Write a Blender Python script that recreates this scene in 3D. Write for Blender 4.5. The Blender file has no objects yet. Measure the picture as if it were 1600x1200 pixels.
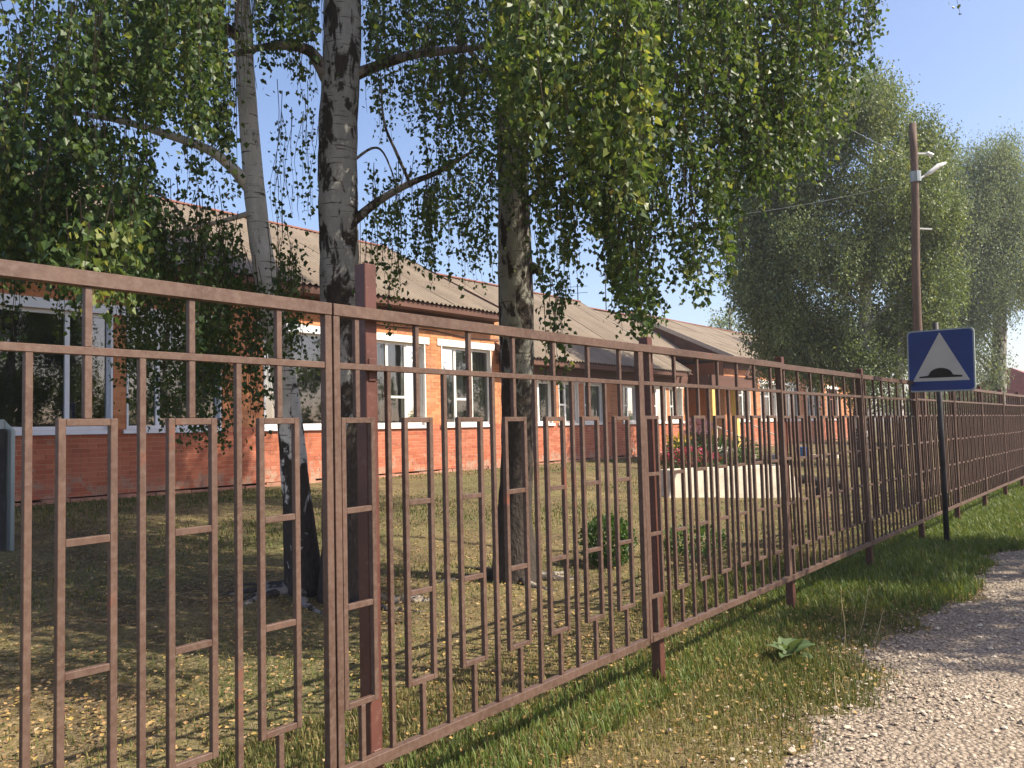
import bpy, bmesh, math, random
import numpy as np
from mathutils import Vector, Matrix
random.seed(7); RNG = np.random.default_rng(7)
C = bpy.context.scene.collection
scene = bpy.context.scene
rad = math.radians

# ---------------------------------------------------------------- camera
EYE = 1.5; FPX = 1294.0; YAW = rad(38.23); PIT = rad(3.17); ROL = 0.024
F0 = np.array([-math.sin(YAW)*math.cos(PIT), math.cos(YAW)*math.cos(PIT), math.sin(PIT)])
R0 = np.array([math.cos(YAW), math.sin(YAW), 0.0])
U0 = np.array([math.sin(YAW)*math.sin(PIT), -math.cos(YAW)*math.sin(PIT), math.cos(PIT)])
CR = math.cos(ROL)*R0 - math.sin(ROL)*U0
CU = math.sin(ROL)*R0 + math.cos(ROL)*U0
CO = np.array([0, 0, EYE])
cam = bpy.data.cameras.new('camera'); camo = bpy.data.objects.new('camera', cam); C.objects.link(camo)
cam.sensor_width = 36; cam.lens = FPX/1600*36; cam.clip_start = .05; cam.clip_end = 3000
camo.matrix_world = Matrix(((CR[0], CU[0], -F0[0], 0), (CR[1], CU[1], -F0[1], 0), (CR[2], CU[2], -F0[2], EYE), (0, 0, 0, 1)))
scene.camera = camo
# ---------------------------------------------------------------- world, sun, exposure
SUN = Vector((.88, .43, .98)).normalized()
w = bpy.data.worlds.new('World'); scene.world = w; w.use_nodes = True
nt = w.node_tree; nt.nodes.clear()
sky = nt.nodes.new('ShaderNodeTexSky'); sky.sky_type = 'NISHITA'; sky.sun_disc = False
sky.sun_elevation = math.asin(SUN.z); sky.sun_rotation = math.atan2(SUN.x, SUN.y)
sky.air_density = 1.0; sky.dust_density = 1.5; sky.ozone_density = 6.5
bg = nt.nodes.new('ShaderNodeBackground'); bg.inputs['Strength'].default_value = .14
wo = nt.nodes.new('ShaderNodeOutputWorld')
tn = nt.nodes.new('ShaderNodeMix'); tn.data_type = 'RGBA'; tn.blend_type = 'MULTIPLY'; tn.inputs[0].default_value = 1; tn.inputs[7].default_value = (1.24, 1.0, .90, 1)
nt.links.new(sky.outputs[0], tn.inputs[6]); nt.links.new(tn.outputs[2], bg.inputs[0]); nt.links.new(bg.outputs[0], wo.inputs[0])
sl = bpy.data.lights.new('sun', 'SUN'); sl.energy = 5.0; sl.angle = rad(.53); sl.color = (1, .905, .755)
so = bpy.data.objects.new('sun', sl); C.objects.link(so); so.rotation_euler = SUN.to_track_quat('Z', 'Y').to_euler()
so.location = (20, 10, 25)
scene.view_settings.view_transform = 'Standard'; scene.view_settings.look = 'None'
scene.view_settings.exposure = 0.92; scene.view_settings.gamma = 1; scene.view_settings.use_curve_mapping = False
scene.render.engine = 'CYCLES'
scene.cycles.max_bounces = 6; scene.cycles.transparent_max_bounces = 12

# ---------------------------------------------------------------- measuring helpers (photo pixel + distance -> real point)
def ray(px, py): return F0 + (px-800)/FPX*CR + (600-py)/FPX*CU
def P(px, py, z): return CO + ray(px, py)*z
def PD(px, py, D): d = ray(px, py); return CO + d*(-D/d[0])
def smooth(u): u = min(1, max(0, u)); return u*u*(3-2*u)
def ground(X, Y=0):
    return .545*smooth((-X-3)/10.4)
def groundv(X): u = np.clip((-X-3)/10.4, 0, 1); return .545*u*u*(3-2*u)
def PG(px, py):
    d = ray(px, py); k = .5
    while k < 600:
        if EYE + d[2]*k < ground(d[0]*k): break
        k *= 1.003
    q = d*k; return np.array([q[0], q[1], ground(q[0])])
def depth(q): return float(np.dot(np.array(q)-CO, F0))

# ---------------------------------------------------------------- mesh helpers
class MB:
    def __init__(s): s.v = []; s.f = []; s.m = []
    def add(s, vs, fs, mi=0):
        b = len(s.v); s.v += [tuple(v) for v in vs]; s.f += [tuple(b+i for i in f) for f in fs]; s.m += [mi]*len(fs)
    def box(s, x0, x1, y0, y1, z0, z1, mi=0):
        vs = [(x, y, z) for x in (x0, x1) for y in (y0, y1) for z in (z0, z1)]
        s.add(vs, [(0, 1, 3, 2), (4, 6, 7, 5), (0, 4, 5, 1), (2, 3, 7, 6), (0, 2, 6, 4), (1, 5, 7, 3)], mi)
    def bar(s, a, b, w, h=None, up=(0, 0, 1), mi=0):
        a = Vector(a); b = Vector(b); d = (b-a).normalized(); h = h or w
        u = Vector(up)
        if abs(d.dot(u)) > .98: u = Vector((1, 0, 0))
        r = d.cross(u).normalized(); u = r.cross(d)
        vs = [p + r*(sx*w/2) + u*(sz*h/2) for p in (a, b) for sx, sz in ((-1, -1), (1, -1), (1, 1), (-1, 1))]
        s.add(vs, [(0, 1, 2, 3), (7, 6, 5, 4), (0, 4, 5, 1), (1, 5, 6, 2), (2, 6, 7, 3), (3, 7, 4, 0)], mi)
    def tube(s, pts, rs, n=10, cap=True, wob=0, mi=0):
        pts = [Vector(p) for p in pts]; b = len(s.v); up = Vector((.31, .17, .93))
        rnd = random.Random(len(pts)*13+n)
        for i, p in enumerate(pts):
            d = (pts[min(i+1, len(pts)-1)] - pts[max(i-1, 0)]).normalized()
            u = Vector((1, 0, 0)) if abs(d.z) > .9 else up
            r = d.cross(u).normalized(); q = r.cross(d)
            for k in range(n):
                a = 2*math.pi*k/n; R = rs[i]*(1+wob*(rnd.random()-.5))
                s.v.append(tuple(p + r*(math.cos(a)*R) + q*(math.sin(a)*R)))
        for i in range(len(pts)-1):
            for k in range(n):
                k2 = (k+1) % n; s.f.append((b+i*n+k, b+i*n+k2, b+(i+1)*n+k2, b+(i+1)*n+k)); s.m.append(mi)
        if cap:
            s.f.append(tuple(b+k for k in range(n))[::-1]); s.m.append(mi)
            e = b+(len(pts)-1)*n; s.f.append(tuple(e+k for k in range(n))); s.m.append(mi)
    def mesh(s, name, mats, smoothed=False, bevel=0):
        me = bpy.data.meshes.new(name); me.from_pydata(s.v, [], s.f)
        for m in (mats if isinstance(mats, (list, tuple)) else [mats]): me.materials.append(m)
        if any(s.m): me.polygons.foreach_set('material_index', s.m)
        if smoothed: me.polygons.foreach_set('use_smooth', [True]*len(s.f))
        bm = bmesh.new(); bm.from_mesh(me)
        bmesh.ops.recalc_face_normals(bm, faces=bm.faces)
        if bevel: bmesh.ops.bevel(bm, geom=list(bm.edges), offset=bevel, segments=1, affect='EDGES')
        bm.to_mesh(me); bm.free(); me.update(); return me

def link(name, me, parent=None, label=None, cat=None, group=None, kind=None, loc=None):
    o = bpy.data.objects.new(name, me); C.objects.link(o)
    if loc is not None: o.location = loc
    if parent is not None:
        o.parent = parent
        if loc is None: o.matrix_parent_inverse = Matrix.Translation(-root_loc(parent))
    for k, v in (('label', label), ('category', cat), ('group', group), ('kind', kind)):
        if v: o[k] = v
    return o
def root_loc(o):
    v = Vector(o.location)
    while o.parent is not None and o.matrix_parent_inverse == Matrix.Identity(4):
        o = o.parent; v += Vector(o.location)
    if o.parent is not None: v = v + o.matrix_parent_inverse.translation + root_loc(o.parent)
    return v
def part(name, mb, mat, parent, label=None, smoothed=False, bevel=0, kind=None):
    return link(name, mb.mesh(name, mat, smoothed, bevel), parent, label, None, None, kind)
def thing(name, loc, label, cat, group=None):
    return link(name, None, None, label, cat, group, None, loc)
def npmesh(name, V, F, mat, tint=None, smoothed=False):
    me = bpy.data.meshes.new(name); k = F.shape[1]
    me.vertices.add(len(V)); me.vertices.foreach_set('co', np.ascontiguousarray(V, dtype=np.float32).ravel())
    me.loops.add(F.size); me.loops.foreach_set('vertex_index', np.ascontiguousarray(F, dtype=np.int32).ravel())
    me.polygons.add(len(F)); me.polygons.foreach_set('loop_start', np.arange(0, F.size, k, dtype=np.int32))
    me.polygons.foreach_set('loop_total', np.full(len(F), k, dtype=np.int32))
    me.materials.append(mat)
    if tint is not None:
        a = me.attributes.new('tint', 'FLOAT', 'FACE'); a.data.foreach_set('value', np.ascontiguousarray(np.clip(tint, .001, 1), dtype=np.float32))
    me.polygons.foreach_set('use_smooth', np.full(len(F), bool(smoothed)))
    me.update(calc_edges=True); return me

# ---------------------------------------------------------------- materials
def new_mat(name):
    m = bpy.data.materials.new(name); m.use_nodes = True; n = m.node_tree.nodes; b = n['Principled BSDF']
    return m, m.node_tree, b
def N(t, typ, **kw):
    n = t.nodes.new(typ)
    for k, v in kw.items(): setattr(n, k, v)
    return n
def ramp(t, fac, stops, interp='LINEAR'):
    r = N(t, 'ShaderNodeValToRGB'); r.color_ramp.interpolation = interp
    e = r.color_ramp.elements
    while len(e) > 1: e.remove(e[-1])
    e[0].position = stops[0][0]; e[0].color = (*stops[0][1], 1)
    for p, c in stops[1:]:
        x = e.new(p); x.color = (*c, 1)
    t.links.new(fac, r.inputs[0]); return r.outputs[0]
def noise(t, vec, scale, detail=4, rough=.55, dist=0):
    n = N(t, 'ShaderNodeTexNoise'); n.inputs['Scale'].default_value = scale; n.inputs['Detail'].default_value = detail
    n.inputs['Roughness'].default_value = rough; n.inputs['Distortion'].default_value = dist
    if vec is not None: t.links.new(vec, n.inputs['Vector'])
    return n.outputs['Fac']
def pos(t, scale=(1, 1, 1)):
    g = N(t, 'ShaderNodeNewGeometry'); m = N(t, 'ShaderNodeMapping'); m.inputs['Scale'].default_value = scale
    t.links.new(g.outputs['Position'], m.inputs[0]); return m.outputs[0]
def mixc(t, fac, a, b, mode='MIX'):
    m = N(t, 'ShaderNodeMix', data_type='RGBA', blend_type=mode)
    for s, v in ((0, fac), (6, a), (7, b)):
        if hasattr(v, 'links'): t.links.new(v, m.inputs[s])
        elif s == 0: m.inputs[0].default_value = v
        else: m.inputs[s].default_value = (*v, 1)
    return m.outputs[2]
def math_(t, op, a, b=0, clamp=False):
    m = N(t, 'ShaderNodeMath', operation=op, use_clamp=clamp)
    for i, v in enumerate((a, b)):
        if hasattr(v, 'links'): t.links.new(v, m.inputs[i])
        else: m.inputs[i].default_value = v
    return m.outputs[0]
def bump(t, b, h, strength=.3, dist=.02):
    n = N(t, 'ShaderNodeBump'); n.inputs['Strength'].default_value = strength; n.inputs['Distance'].default_value = dist
    t.links.new(h, n.inputs['Height']); t.links.new(n.outputs[0], b.inputs['Normal'])
def tinted(t):
    a = N(t, 'ShaderNodeAttribute', attribute_name='tint'); o = N(t, 'ShaderNodeObjectInfo')
    none = math_(t, 'LESS_THAN', a.outputs['Fac'], .0005)
    return math_(t, 'ADD', a.outputs['Fac'], math_(t, 'MULTIPLY', none, o.outputs['Random']))
def simple(name, col, rough=.6, var=.25, scale=6, metal=0, bmp=.1, sc=(1, 1, 1), spec=.3):
    m, t, b = new_mat(name); v = pos(t, sc); n = noise(t, v, scale)
    c0 = tuple(c*(1-var) for c in col); c1 = tuple(min(1, c*(1+var)) for c in col)
    t.links.new(ramp(t, n, [(.3, c0), (.7, c1)]), b.inputs['Base Color'])
    b.inputs['Roughness'].default_value = rough; b.inputs['Metallic'].default_value = metal
    b.inputs['Specular IOR Level'].default_value = spec
    if bmp: bump(t, b, noise(t, v, scale*8), bmp, .005)
    return m
M = {}
# rust-brown primer paint of the fence: faded, with worn red spots
m, t, b = new_mat('brown_paint'); v = pos(t)
base = ramp(t, noise(t, v, 3, 5), [(.3, (.068, .037, .026)), (.7, (.112, .066, .048))])
dust = ramp(t, noise(t, v, 38, 4, .7), [(.42, (0, 0, 0)), (.8, (.7, .7, .7))])
c = mixc(t, dust, base, (.17, .12, .093))
sp = ramp(t, noise(t, v, 2.1, 6, .7, .4), [(.63, (0, 0, 0)), (.7, (.75, .75, .75))])
c = mixc(t, sp, c, (.20, .066, .036))
c = mixc(t, ramp(t, noise(t, pos(t, (1, 1, .25)), 60, 3), [(.62, (0, 0, 0)), (.75, (.5, .5, .5))]), c, (.12, .05, .035))
t.links.new(c, b.inputs['Base Color']); b.inputs['Roughness'].default_value = .55; b.inputs['Specular IOR Level'].default_value = .35
bump(t, b, noise(t, v, 120, 4), .25, .002); M['paint'] = m
m, t, b = new_mat('dark_red_paint'); v = pos(t)
c = ramp(t, noise(t, v, 5, 5), [(.3, (.07, .024, .017)), (.75, (.125, .046, .033))])
c = mixc(t, ramp(t, noise(t, v, 30, 5, .7), [(.55, (0, 0, 0)), (.75, (.6, .6, .6))]), c, (.2, .11, .08))
t.links.new(c, b.inputs['Base Color']); b.inputs['Roughness'].default_value = .5; bump(t, b, noise(t, v, 90), .2, .002); M['post'] = m
def brick_mat(name, stops, dirt):
    m, t, b = new_mat(name); v = pos(t)
    c = ramp(t, tinted(t), stops)
    c = mixc(t, ramp(t, noise(t, v, 1.3, 4, .6), [(.45, (0, 0, 0)), (.75, (.55, .55, .55))]), c, dirt)
    c = mixc(t, ramp(t, noise(t, v, 60, 3), [(.55, (0, 0, 0)), (.8, (.4, .4, .4))]), c, (.2, .09, .05))
    g = N(t, 'ShaderNodeNewGeometry'); sp_ = N(t, 'ShaderNodeSeparateXYZ'); t.links.new(g.outputs['Position'], sp_.inputs[0])
    low = math_(t, 'MULTIPLY', math_(t, 'SUBTRACT', 1.05, sp_.outputs[2]), .35)
    pe = math_(t, 'ADD', noise(t, v, 4.5, 6, .7, .3), math_(t, 'MAXIMUM', low, -.02))
    c = mixc(t, ramp(t, pe, [(.60, (0, 0, 0)), (.68, (.85, .85, .85))]), c, (.36, .24, .17))
    c = mixc(t, ramp(t, noise(t, pos(t, (1, 1, .18)), 3.2, 5, .65), [(.52, (0, 0, 0)), (.8, (.6, .6, .6))]), c, (.16, .065, .04))
    t.links.new(c, b.inputs['Base Color']); b.inputs['Roughness'].default_value = .85; bump(t, b, noise(t, v, 80, 5), .5, .004); return m
M['brick_up'] = brick_mat('orange_brick', [(0, (.43, .16, .06)), (.4, (.52, .21, .085)), (.75, (.56, .25, .11)), (1, (.40, .14, .055))], (.48, .22, .12))
M['brick_low'] = brick_mat('red_painted_brick', [(0, (.36, .095, .045)), (.5, (.43, .13, .065)), (.85, (.47, .16, .085)), (1, (.32, .08, .04))], (.40, .14, .09))
M['mortar'] = simple('mortar', (.50, .29, .18), .95, .2, 20, bmp=.4)
M['plinth'] = simple('crumbling_plinth', (.36, .19, .13), .95, .4, 5, bmp=.6)
M['white'] = simple('white_paint', (.78, .77, .73), .55, .06, 9, bmp=.1)
M['plastic'] = simple('white_window_plastic', (.72, .76, .80), .35, .04, 5, bmp=0)
M['cream'] = simple('cream_whitewash', (.58, .53, .42), .85, .22, 3, bmp=.6)
M['yellow'] = simple('yellow_paint', (.70, .50, .16), .7, .1, 5)
M['soffit'] = simple('brown_boards', (.11, .055, .04), .75, .25, 3, sc=(1, .2, 1))
M['cable'] = simple('black_cable', (.03, .03, .03), .6, .1, 3, bmp=0)
M['curtain'] = simple('curtain_cloth', (.23, .23, .19), .9, .3, 14, sc=(1, 3, .08))
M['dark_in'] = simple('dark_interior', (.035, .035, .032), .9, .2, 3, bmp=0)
M['door'] = simple('dark_door', (.055, .03, .025), .5, .2, 4)
M['galv'] = simple('galvanised_metal', (.33, .36, .35), .45, .2, 4, metal=.6, sc=(1, 1, .2))
M['steel_dark'] = simple('dark_steel_post', (.045, .045, .05), .55, .3, 8)
M['tyre'] = simple('black_rubber', (.02, .02, .02), .8, .3, 10)
M['blue'] = simple('blue_plastic', (.03, .16, .55), .4, .1, 5, bmp=0)
M['concrete'] = simple('concrete', (.40, .37, .32), .9, .2, 6, bmp=.4)
M['redroof'] = simple('red_roof_metal', (.26, .07, .06), .5, .15, 3)
# sheets of asbestos cement, grey-tan with lichen
m, t, b = new_mat('asbestos_roofing'); v = pos(t)
oi = N(t, 'ShaderNodeObjectInfo')
c = ramp(t, noise(t, v, .8, 6, .65), [(.3, (.15, .115, .08)), (.7, (.25, .195, .14))])
c = mixc(t, ramp(t, noise(t, v, 7, 5, .7), [(.5, (0, 0, 0)), (.75, (.7, .7, .7))]), c, (.145, .125, .09))
c = mixc(t, math_(t, 'MULTIPLY', oi.outputs['Random'], .35), c, (.29, .24, .185))
t.links.new(c, b.inputs['Base Color']); b.inputs['Roughness'].default_value = .9; bump(t, b, noise(t, v, 50, 4), .3, .004); M['slate'] = m
M['ridge'] = simple('rusty_ridge_metal', (.24, .10, .07), .7, .25, 4)
# glass: reflective pane you can partly see through
m = bpy.data.materials.new('window_glass'); m.use_nodes = True; t = m.node_tree; t.nodes.clear()
out = N(t, 'ShaderNodeOutputMaterial'); tr = N(t, 'ShaderNodeBsdfTransparent'); gl = N(t, 'ShaderNodeBsdfGlossy')
tr.inputs[0].default_value = (.8, .84, .83, 1); gl.inputs['Roughness'].default_value = .02
fr = N(t, 'ShaderNodeFresnel'); fr.inputs[0].default_value = 1.6
f2 = math_(t, 'ADD', math_(t, 'MULTIPLY', fr.outputs[0], 1.7), .06, True)
nb = N(t, 'ShaderNodeBump'); nb.inputs['Strength'].default_value = .05; nb.inputs['Distance'].default_value = .02
t.links.new(noise(t, pos(t), 1.5, 2), nb.inputs['Height']); t.links.new(nb.outputs[0], gl.inputs['Normal'])
mx = N(t, 'ShaderNodeMixShader'); t.links.new(f2, mx.inputs[0]); t.links.new(tr.outputs[0], mx.inputs[1]); t.links.new(gl.outputs[0], mx.inputs[2])
t.links.new(mx.outputs[0], out.inputs[0]); M['glass'] = m
# leaves
def leaf_mat(name, stops, trans=.35, rough=.45, spec=.35):
    m, t, b = new_mat(name); out = t.nodes['Material Output']
    c = ramp(t, tinted(t), stops)
    t.links.new(c, b.inputs['Base Color']); b.inputs['Roughness'].default_value = rough; b.inputs['Specular IOR Level'].default_value = spec
    tl = N(t, 'ShaderNodeBsdfTranslucent'); t.links.new(mixc(t, .75, c, mixc(t, 1, c, (1.9, 1.7, .7), 'MULTIPLY')), tl.inputs[0])
    mx = N(t, 'ShaderNodeMixShader'); mx.inputs[0].default_value = trans
    t.links.new(b.outputs[0], mx.inputs[1]); t.links.new(tl.outputs[0], mx.inputs[2]); t.links.new(mx.outputs[0], out.inputs[0]); return m
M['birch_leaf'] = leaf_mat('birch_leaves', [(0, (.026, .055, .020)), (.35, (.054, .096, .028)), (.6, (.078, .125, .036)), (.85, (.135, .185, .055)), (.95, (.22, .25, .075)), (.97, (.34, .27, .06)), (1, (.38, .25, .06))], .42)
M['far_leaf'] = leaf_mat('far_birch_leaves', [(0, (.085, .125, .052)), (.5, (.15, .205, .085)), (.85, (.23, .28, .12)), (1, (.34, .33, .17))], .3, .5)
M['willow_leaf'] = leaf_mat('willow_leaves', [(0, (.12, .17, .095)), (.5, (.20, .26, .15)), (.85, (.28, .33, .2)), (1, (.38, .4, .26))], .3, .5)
M['bush_leaf'] = leaf_mat('bush_leaves', [(0, (.035, .075, .02)), (.6, (.06, .12, .03)), (1, (.10, .17, .045))])
M['grass'] = leaf_mat('grass_blades', [(0, (.055, .085, .02)), (.35, (.095, .125, .034)), (.55, (.16, .165, .05)), (.75, (.29, .23, .10)), (1, (.42, .33, .17))], .25, .55, .2)
M['lush'] = leaf_mat('lush_grass', [(0, (.075, .12, .028)), (.6, (.12, .17, .045)), (.9, (.2, .21, .07)), (1, (.32, .27, .12))], .3, .5, .25)
M['litter'] = leaf_mat('fallen_leaves', [(0, (.30, .18, .08)), (.3, (.38, .25, .11)), (.6, (.40, .28, .08)), (.66, (.18, .10, .05)), (.85, (.24, .14, .07)), (1, (.48, .38, .22))], .1, .7, .15)
M['petal_r'] = leaf_mat('crimson_petals', [(0, (.30, .02, .05)), (1, (.48, .06, .12))], .2)
M['petal_p'] = leaf_mat('pink_petals', [(0, (.65, .30, .34)), (1, (.8, .5, .52))], .2)
M['petal_y'] = leaf_mat('yellow_petals', [(0, (.65, .45, .04)), (1, (.75, .55, .08))], .2)
M['twig'] = simple('twig_bark', (.075, .05, .035), .8, .3, 20, bmp=0)
M['deadwood'] = simple('bleached_twig', (.45, .40, .33), .8, .2, 20, bmp=0)
M['polewood'] = simple('weathered_pole_wood', (.125, .08, .058), .8, .35, 9, sc=(3, 3, .25), bmp=.4)
M['stone'] = leaf_mat('gravel_stones', [(0, (.26, .21, .16)), (.4, (.42, .35, .27)), (.85, (.60, .52, .41)), (1, (.38, .28, .21))], 0, .85, .15)
def birch_bark(name, blackness, zdark, white=(.60, .57, .52)):
    m, t, b = new_mat(name); v = pos(t, (1, 1, .5)); vl = pos(t, (.5, .5, 7))
    sep = N(t, 'ShaderNodeSeparateXYZ'); g = N(t, 'ShaderNodeNewGeometry'); t.links.new(g.outputs['Position'], sep.inputs[0])
    c = ramp(t, noise(t, v, 9, 5, .6), [(.3, tuple(x*.72 for x in white)), (.65, white)])
    lent = ramp(t, noise(t, vl, 7, 3, .6), [(.60, (0, 0, 0)), (.66, (1, 1, 1))])
    c = mixc(t, lent, c, (.11, .09, .075))
    low = math_(t, 'MULTIPLY', math_(t, 'SUBTRACT', zdark, sep.outputs[2]), .17)
    low = math_(t, 'MAXIMUM', low, -.06)
    pat = math_(t, 'ADD', noise(t, v, 6.5, 6, .62, .6), math_(t, 'ADD', low, blackness))
    c = mixc(t, ramp(t, pat, [(.52, (0, 0, 0)), (.57, (1, 1, 1))]), c, mixc(t, noise(t, v, 40, 4), (.02, .017, .015), (.10, .08, .065)))
    t.links.new(c, b.inputs['Base Color']); b.inputs['Roughness'].default_value = .85; b.inputs['Specular IOR Level'].default_value = .2
    bump(t, b, math_(t, 'ADD', math_(t, 'MULTIPLY', pat, -1.2), math_(t, 'MULTIPLY', noise(t, v, 45, 5), .5)), .9, .03); return m
M['bark1'] = birch_bark('white_birch_bark', -.05, 1.9, (.80, .76, .70))
M['bark2'] = birch_bark('patchy_birch_bark', .085, 1.9, (.47, .45, .42))
M['bark3'] = birch_bark('grey_birch_bark', .08, 2.2, (.36, .35, .29))
M['branch'] = birch_bark('branch_bark', .10, 0, (.30, .26, .22))

# ground: dry trampled yard with soil, moss green and straw colours
m, t, b = new_mat('yard_ground'); v = pos(t)
c = ramp(t, noise(t, v, 1.1, 8, .7), [(.3, (.055, .040, .022)), (.45, (.12, .088, .042)), (.6, (.25, .19, .085)), (.75, (.36, .28, .14))])
c = mixc(t, ramp(t, noise(t, v, .55, 6, .65), [(.46, (0, 0, 0)), (.62, (.8, .8, .8))]), c, (.075, .088, .03))
c = mixc(t, ramp(t, noise(t, v, 22, 5, .75), [(.45, (0, 0, 0)), (.8, (1, 1, 1))]), c, (.36, .28, .17))
c = mixc(t, ramp(t, noise(t, v, 60, 3, .75), [(.5, (0, 0, 0)), (.7, (.8, .8, .8))]), c, (.05, .045, .025))
t.links.new(c, b.inputs['Base Color']); b.inputs['Roughness'].default_value = .95; b.inputs['Specular IOR Level'].default_value = .1
bump(t, b, math_(t, 'ADD', noise(t, v, 9, 6, .7), math_(t, 'MULTIPLY', noise(t, v, 45, 4), .5)), .9, .05); M['ground'] = m
m, t, b = new_mat('gravel_road'); v = pos(t)
c = ramp(t, noise(t, v, 1.6, 6, .7), [(.3, (.25, .20, .15)), (.7, (.38, .315, .245))])
vo = N(t, 'ShaderNodeTexVoronoi'); vo.inputs['Scale'].default_value = 38; t.links.new(v, vo.inputs['Vector'])
c = mixc(t, .55, c, ramp(t, vo.outputs['Color'], [(.2, (.24, .19, .145)), (.6, (.38, .31, .24)), (.9, (.50, .42, .33))]))
c = mixc(t, ramp(t, vo.outputs['Distance'], [(.35, (0, 0, 0)), (.75, (.7, .7, .7))]), c, (.13, .10, .075))
t.links.new(c, b.inputs['Base Color']); b.inputs['Roughness'].default_value = .95; b.inputs['Specular IOR Level'].default_value = .1
bump(t, b, math_(t, 'ADD', math_(t, 'MULTIPLY', vo.outputs['Distance'], -1), noise(t, v, 14, 5)), .9, .02); M['road'] = m

# ---------------------------------------------------------------- ground and road
def edge_x(Y):  # line where the grass verge gives way to gravel
    return -1.50 + .12*math.sin(Y*1.7+.5) + .09*math.sin(Y*4.1) + .05*math.sin(Y*9.7+1) - .012*max(0, Y-9) 
def hump(X, Y): return .012*math.sin(X*2.1+Y*.7) + .010*math.sin(X*.9-Y*1.9+1)
xs = np.concatenate([[-900, -300, -100, -50], np.arange(-26, 8.01, .25), [12, 30, 100, 400, 900]])
ys = np.concatenate([[-900, -200, -40, -10], np.arange(-2, 50.01, .5), [70, 150, 400, 1200, 2500]])
XX, YY = np.meshgrid(xs, ys, indexing='ij')
near = (np.abs(XX) < 12) & (np.abs(YY) < 40)
ZZ = groundv(XX) + np.where(near, .012*np.sin(XX*2.1+YY*.7)*np.clip(-XX-3.2, 0, 1) + 0, 0)
V = np.stack([XX, YY, ZZ], -1).reshape(-1, 3); nx, ny = XX.shape
I = np.arange(nx*ny).reshape(nx, ny)
F = np.stack([I[:-1, :-1], I[1:, :-1], I[1:, 1:], I[:-1, 1:]], -1).reshape(-1, 4)
link('ground', npmesh('ground', V, F, M['ground'], smoothed=True), kind='structure')
rv = []; yy = np.concatenate([np.arange(-12, 45, .12), np.arange(45, 300, 5)])
for y in yy:
    e = edge_x(min(y, 45)) + .04*math.sin(y*23)
    rv += [(e-.06, y, -.02), (e+.04, y, .004), (e+.5, y, .012), (.2, y, .02), (2.6, y, .014), (3.2, y, -.02)]
rv = np.array(rv); K = 6; I = np.arange(len(rv)).reshape(-1, K)
F = np.stack([I[:-1, :-1], I[:-1, 1:], I[1:, 1:], I[1:, :-1]], -1).reshape(-1, 4)
link('gravel_road', npmesh('gravel_road', rv, F, M['road'], smoothed=True), kind='structure')

# ---------------------------------------------------------------- school building
DW = 13.4
sb = thing('school_building', (-DW-4, 20, .54), 'long one-storey orange brick school with grey corrugated roof behind the birches', 'building')
def cut(course0, course1, ops):
    iv = [(course0, course1)]
    for a, b_ in ops:
        nv = []
        for p, q in iv:
            if b_ <= p or a >= q: nv.append((p, q)); continue
            if a > p: nv.append((p, a))
            if b_ < q: nv.append((b_, q))
        iv = nv
    return iv
def brick_box(x, y0, y1, z0, z1, d=.02):
    vs = [(x, y0, z0), (x, y1, z0), (x, y1, z1), (x, y0, z1), (x-d, y0, z0), (x-d, y1, z0), (x-d, y1, z1), (x-d, y0, z1)]
    return vs
BF = [(0, 1, 2, 3), (0, 4, 5, 1), (3, 2, 6, 7), (0, 3, 7, 4), (1, 5, 6, 2)]
def wall(t0, t1, z0, z1, ops, split, X=-DW, singles=None):
    mb = MB(); cuts = sorted(set([t0, t1] + [o[0] for o in ops] + [o[1] for o in ops]))
    for a, b_ in zip(cuts[:-1], cuts[1:]):
        o = [q for q in ops if q[0] <= a+1e-6 and q[1] >= b_-1e-6]
        if not o: mb.box(X-.4, X-.005, a, b_, z0, z1)
        else:
            mb.box(X-.4, X-.005, a, b_, z0, o[0][2]); mb.box(X-.4, X-.005, a, b_, o[0][3], z1)
    wl = part('wall', mb, M['mortar'], sb)
    V = {0: [], 1: []}; T = {0: [], 1: []}; allb = []
    ch = .0755; n = int((z1-z0)/ch)
    for k in range(n):
        za = z0+k*ch; zb = za+ch-.0095
        blocked = [(q[0]-.0, q[1]+.0) for q in ops if q[2] < zb and q[3] > za]
        off = .13*(k % 2) + .01*random.random()
        for p, q in cut(t0, t1, blocked):
            y = p
            j = math.floor((p-t0-off)/.26)
            while y < q-.01:
                e = min(q, t0+off+(j+1)*.26); j += 1
                if e-y > .03:
                    allb.append((y+.002, e-.009, za, zb, random.uniform(-.003, .003)))
                y = e
    chosen = set()
    if singles:
        cand = [i for i, q in enumerate(allb) if q[1]-q[0] > .23 and q[3] < 1.62 and q[0] > 4.6]
        cand.sort(key=lambda i: (allb[i][0]+allb[i][1])/2)
        chosen = set(cand[:singles])
    proto = {}
    for g in (0, 1):
        bm = MB(); bm.add(brick_box(0, -.1245, .1245, 0, ch-.0095), BF); proto[g] = bm.mesh('brick', M['brick_low' if g == 0 else 'brick_up'])
    for i, (a, b_, za, zb, dx) in enumerate(allb):
        g = 0 if za < split else 1
        if i in chosen:
            o = bpy.data.objects.new('brick', proto[g]); C.objects.link(o); o.parent = wl
            o.location = Vector((X+dx, (a+b_)/2, za))
        else:
            V[g].append(brick_box(X+dx, a, b_, za, zb)); T[g].append(random.random())
    for g in (0, 1):
        if not V[g]: continue
        v = np.array(V[g]).reshape(-1, 3); nb = len(V[g])
        f = (np.array(BF)[None] + 8*np.arange(nb)[:, None, None]).reshape(-1, 4)
        link('brickwork', npmesh('brickwork', v, f, M['brick_low' if g == 0 else 'brick_up'], np.repeat(T[g], 5)), wl, kind='stuff')
    return wl
S = 1.66; W1 = 3.53
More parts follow.
